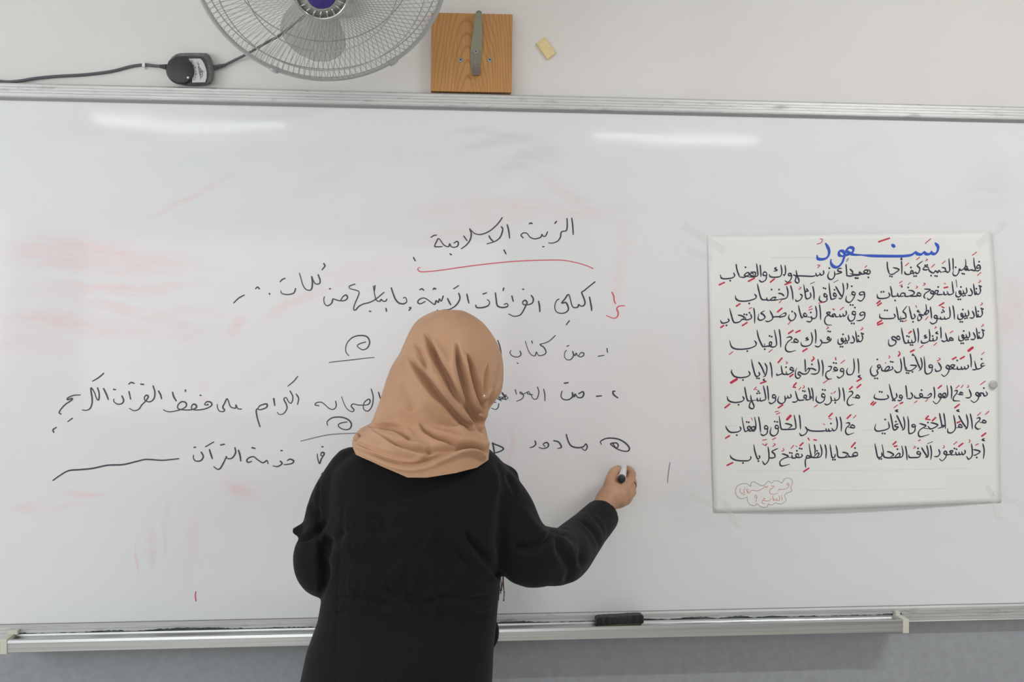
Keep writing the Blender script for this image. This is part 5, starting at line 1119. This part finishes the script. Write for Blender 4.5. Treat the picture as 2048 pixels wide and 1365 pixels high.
for st in ["382,122 384.5,122 384.5,125 382,125", "386.5,130 388,132", "389.5,134 391,134.5 390,136.5", "391,142 392,144", "391,148 393,148 391.5,150.5", "390,154 391.5,156", "387.5,158.5 389.5,160",
           "394.5,124 397,130 400,140 401,150 401,158", "395,128 399,128", "396.5,133 402,139 405,147 403.5,154 400.5,152 398,142 396.5,133", "399,138 403,146", "398.5,144 404,144", "399.5,150 403,149", "404,141 408,144"]:
    pts = [tuple(map(float, a.split(','))) for a in st.split()]; ribbon(V, F, spl2(pts, 3), lambda u, t: 0.55, lambda a, b: P(a, b, WALL_Y-0.0286))
obj('dial_print', pymesh('dial_print', V, F), m_pr, ctrl)
for p0, p1 in (((333.5, 134.2), (320, 132.6)), ((427.5, 136), (451, 130))):
    bm = bmesh.new(); a_, b_ = P(*p0, WALL_Y-0.012), P(*p1, WALL_Y-0.008); nn = 7; pts = []; rr = []
    for i in range(nn*3+1):
        f = i/(nn*3); pts.append(a_*(1-f)+b_*f); rr.append((0.0068-0.0028*f)*(1.0 if i % 3 else 0.76))
    add_tube(bm, pts, rr, 12); obj('strain_relief', bm, m_cord, ctrl)
cord = empty('power_cord', tuple(P(150, 150, YC)), 'dark grey power cord with white clip running left from the speed control along the wall', 'cord')
bm = bmesh.new(); add_tube(bm, catmull([P(322, 132.8, WALL_Y-0.010), P(305, 131.5, YC-0.003), (P(288, 129.8, YC)), P(262, 133, YC), P(222, 143, YC), P(170, 149.5, YC), P(110, 153, YC-0.002), P(70, 157, YC-0.004), P(34, 162.6, YC-0.006), P(0, 162.8, YC-0.004), P(-80, 150, YC), P(-200, 120, YC)], 6), 0.0035, 10); obj('cable', bm, m_cord, cord, True)
bm = bmesh.new(); q = P(288, 130, YC); add_box(bm, q[0]-0.0035, q[0]+0.0035, WALL_Y-0.010, WALL_Y-0.0003, q[2]-0.0055, q[2]+0.0055, 0.0012); add_ball(bm, tuple(P(289, 137, WALL_Y-0.004)), 0.0022, sub=2); obj('cable_clip', bm, new_mat('white_clip', srgb(226, 226, 224), 0.5), cord)
cord2 = empty('power_cord', tuple(P(520, 100, -0.02)), 'dark grey cord rising from the speed control to the fan motor', 'cord')
bm = bmesh.new(); add_tube(bm, catmull([P(449, 130.5, WALL_Y-0.008), P(466, 122, WALL_Y-0.008), P(494, 108, 0.0), P(530, 87, -0.02), P(562, 69, -0.04), P(588, 48, -0.06), P(606, 33, -0.08), P(626, 2, -0.10), tuple(fp(-10*k_, 1.57, -.150))], 6), 0.0030, 10); obj('cable', bm, m_cord, cord2, True)

# ---------------------------------------------------------------- wooden block with metal hook plate
m_wood = new_mat('varnished_pine', rough=0.42); n = NT(m_wood)
w0 = P(951, 222, 0)
c = n.coord((1, 1, 1)); mp = n.n('ShaderNodeMapping'); n.l(c, mp.inputs[0]); mp.inputs['Location'].default_value = (-w0[0], 0, -w0[2]*0.20); mp.inputs['Scale'].default_value = (1, 0.2, 0.20)
wn_ = n.n('ShaderNodeTexNoise'); wn_.inputs['Scale'].default_value = 14; wn_.inputs['Detail'].default_value = 2; n.l(mp.outputs[0], wn_.inputs[0])
ad = n.n('ShaderNodeVectorMath', operation='MULTIPLY_ADD'); n.l(wn_.outputs['Color'], ad.inputs[0]); ad.inputs[1].default_value = (0.045, 0, 0.02); n.l(mp.outputs[0], ad.inputs[2])
ln = n.n('ShaderNodeVectorMath', operation='LENGTH'); n.l(ad.outputs[0], ln.inputs[0])
sw = n.math('MULTIPLY', ln.outputs['Value'], 880.0); sn = n.math('SINE', sw)
g1 = n.ramp(sn, [(0.0, srgb(194, 144, 84)), (0.5, srgb(190, 140, 80)), (0.85, srgb(182, 130, 72)), (1.0, srgb(176, 121, 66))])
fine = n.noise(1, 4, n.coord((420, 40, 9)))
g2 = n.mix(n.ramp(fine, [(0.35, BW(0)), (0.75, BW(0.45))]), g1, srgb(150, 92, 44))
n.color(g2); n.bump(sn, 0.04, 0.001)
bc = P(943, 106, WALL_Y-0.013)
hookb = empty('hook_board', tuple(bc), 'square varnished pine block carrying an upright metal hook plate, on the wall beside the fan', 'hook')
YBk = WALL_Y-0.027
fr = [P(863.5, 25, YBk), P(1025, 28.5, YBk), P(1023.2, 185.2, YBk), P(862, 182.3, YBk)]
bm = bmesh.new(); a_ = [bm.verts.new(tuple(p)) for p in fr]; b_ = [bm.verts.new((p[0], WALL_Y-0.0004, p[2])) for p in fr]
bm.faces.new(a_); bm.faces.new(b_[::-1])
for k in range(4): bm.faces.new((a_[k], b_[k], b_[(k+1) % 4], a_[(k+1) % 4]))
bmesh.ops.bevel(bm, geom=list(bm.edges), offset=0.0009, segments=1, affect='EDGES'); obj('wooden_block', bm, m_wood, hookb)
m_hook = new_mat('brushed_steel_plate', srgb(128, 128, 112), 0.42, 0.8); m_screw = new_mat('screw_steel', srgb(150, 155, 160), 0.35, 0.6); m_slot = new_mat('screw_recess', srgb(40, 42, 48), 0.6)
z3 = lambda L: [(840+a/6.203, b/6.203) for a, b in L]
LE = z3([(690, 165), (682, 240), (668, 340), (650, 450), (632, 570), (626, 640), (626, 740), (630, 830), (640, 900), (650, 937)])
RE = z3([(768, 165), (768, 240), (768, 340), (768, 450), (768, 570), (766, 640), (757, 740), (750, 830), (744, 900), (741, 932)])
OUT = [0.0165, 0.0135, 0.0105, 0.007, 0.003, 0.0012, 0.0008, 0.0008, 0.0008, 0.0008]
bm = bmesh.new(); rows = []
capL = [(z3([(730-38*math.sin(t), 165-37*math.cos(t))])[0], z3([(730+38*math.sin(t), 165-37*math.cos(t))])[0], 0.0165) for t in (0.15, 0.55, 1.0)]
allr = capL + list(zip(LE, RE, OUT))
for l_, r_, o_ in allr:
    y0 = YBk-o_; row = []
    for q, yy in ((l_, y0), (r_, y0), (r_, y0-0.0018), (l_, y0-0.0018)): row.append(bm.verts.new(tuple(P(q[0], q[1], yy))))
    rows.append(row)
for a_, b_ in zip(rows, rows[1:]):
    for k in range(4): bm.faces.new((a_[k], a_[(k+1) % 4], b_[(k+1) % 4], b_[k]))
bm.faces.new(rows[0][::-1]); bm.faces.new(rows[-1]); obj('hook_plate', bm, m_hook, hookb)
bm = bmesh.new(); rows = []
for (l_, r_, o_) in zip(z3([(672, 785), (666, 820), (660, 870), (652, 930)]), z3([(736, 785), (738, 820), (742, 870), (742, 932)]), (0.0028, 0.0040, 0.0075, 0.0135)):
    y0 = YBk-o_; rows.append([bm.verts.new(tuple(P(q[0], q[1], yy))) for q, yy in ((l_, y0), (r_, y0), (r_, y0-0.0018), (l_, y0-0.0018))])
for a_, b_ in zip(rows, rows[1:]):
    for k in range(4): bm.faces.new((a_[k], a_[(k+1) % 4], b_[(k+1) % 4], b_[k]))
bm.faces.new(rows[0][::-1]); bm.faces.new(rows[-1]); obj('hook_tongue', bm, new_mat('worn_steel', srgb(142, 128, 122), 0.45, 0.7), hookb)
for (sx, sy), dy, r in (((692, 640), 0.0030, 26), ((690, 770), 0.0027, 18), ((503, 743), 0.0002, 30), ((866, 743), 0.0002, 28)):
    q = P(840+sx/6.203, sy/6.203, YBk-dy); rr = r/6.203*mpp(0)
    bm = bmesh.new(); add_lathe(bm, [(rr, 0), (rr*0.9, 0.0009), (rr*0.35, 0.0012), (rr*0.3, 0.0004), (0.0003, 0.0003)], q, (0, -1, 0), 20); s_ = obj('screw', bm, m_screw, hookb)
    bm = bmesh.new(); 
    for an in (0, math.pi/2): add_box(bm, -rr*0.42, rr*0.42, -0.0002, 0.0002, -rr*0.12, rr*0.12, 0, Matrix.Translation(tuple(q+[0, -0.0013, 0])) @ Matrix.Rotation(an+0.4, 4, 'Y'))
    obj('cross_recess', bm, m_slot, s_)
# ---------------------------------------------------------------- pale foam chip stuck on the wall
m_foam = new_mat('yellowed_foam', srgb(228, 208, 156), 0.9); n = NT(m_foam); n.color(n.ramp(n.noise(160, 3, n.coord()), [(0.3, srgb(222, 200, 146)), (0.7, srgb(234, 216, 168))]))
cr = [(1072.5, 87.3), (1090.5, 73), (1112.2, 106), (1094.5, 119.5)]
bm = bmesh.new(); a_ = [bm.verts.new(tuple(P(x, z_, WALL_Y-0.007))) for x, z_ in cr]; b_ = [bm.verts.new((v.co.x, WALL_Y-0.0003, v.co.z)) for v in a_]
bm.faces.new(a_); bm.faces.new(b_[::-1])
for k in range(4): bm.faces.new((a_[k], b_[k], b_[(k+1) % 4], a_[(k+1) % 4]))
bmesh.ops.bevel(bm, geom=list(bm.edges), offset=0.0014, segments=2, affect='EDGES')
chip = obj('foam_chip', bm, m_foam); cc = P(1092, 96, WALL_Y); chip.data.transform(Matrix.Translation((-cc[0], -cc[1], -cc[2]))); chip.location = cc
tag(chip, 'small pale yellow foam chip stuck askew on the wall right of the hook board', 'chip')
for x0, x1, yy in ((492, 512, 178.5), (1377, 1382, 200.5), (1386, 1393, 201)):
    a_, b_ = P(x0, yy+0.5, 0.010), P(x1, yy+2.0, 0.010)
    obj('mounting_tab', box(a_[0], b_[0], 0.006, 0.014, ZTO-0.001, ZTO+0.0022), m_slot, board)
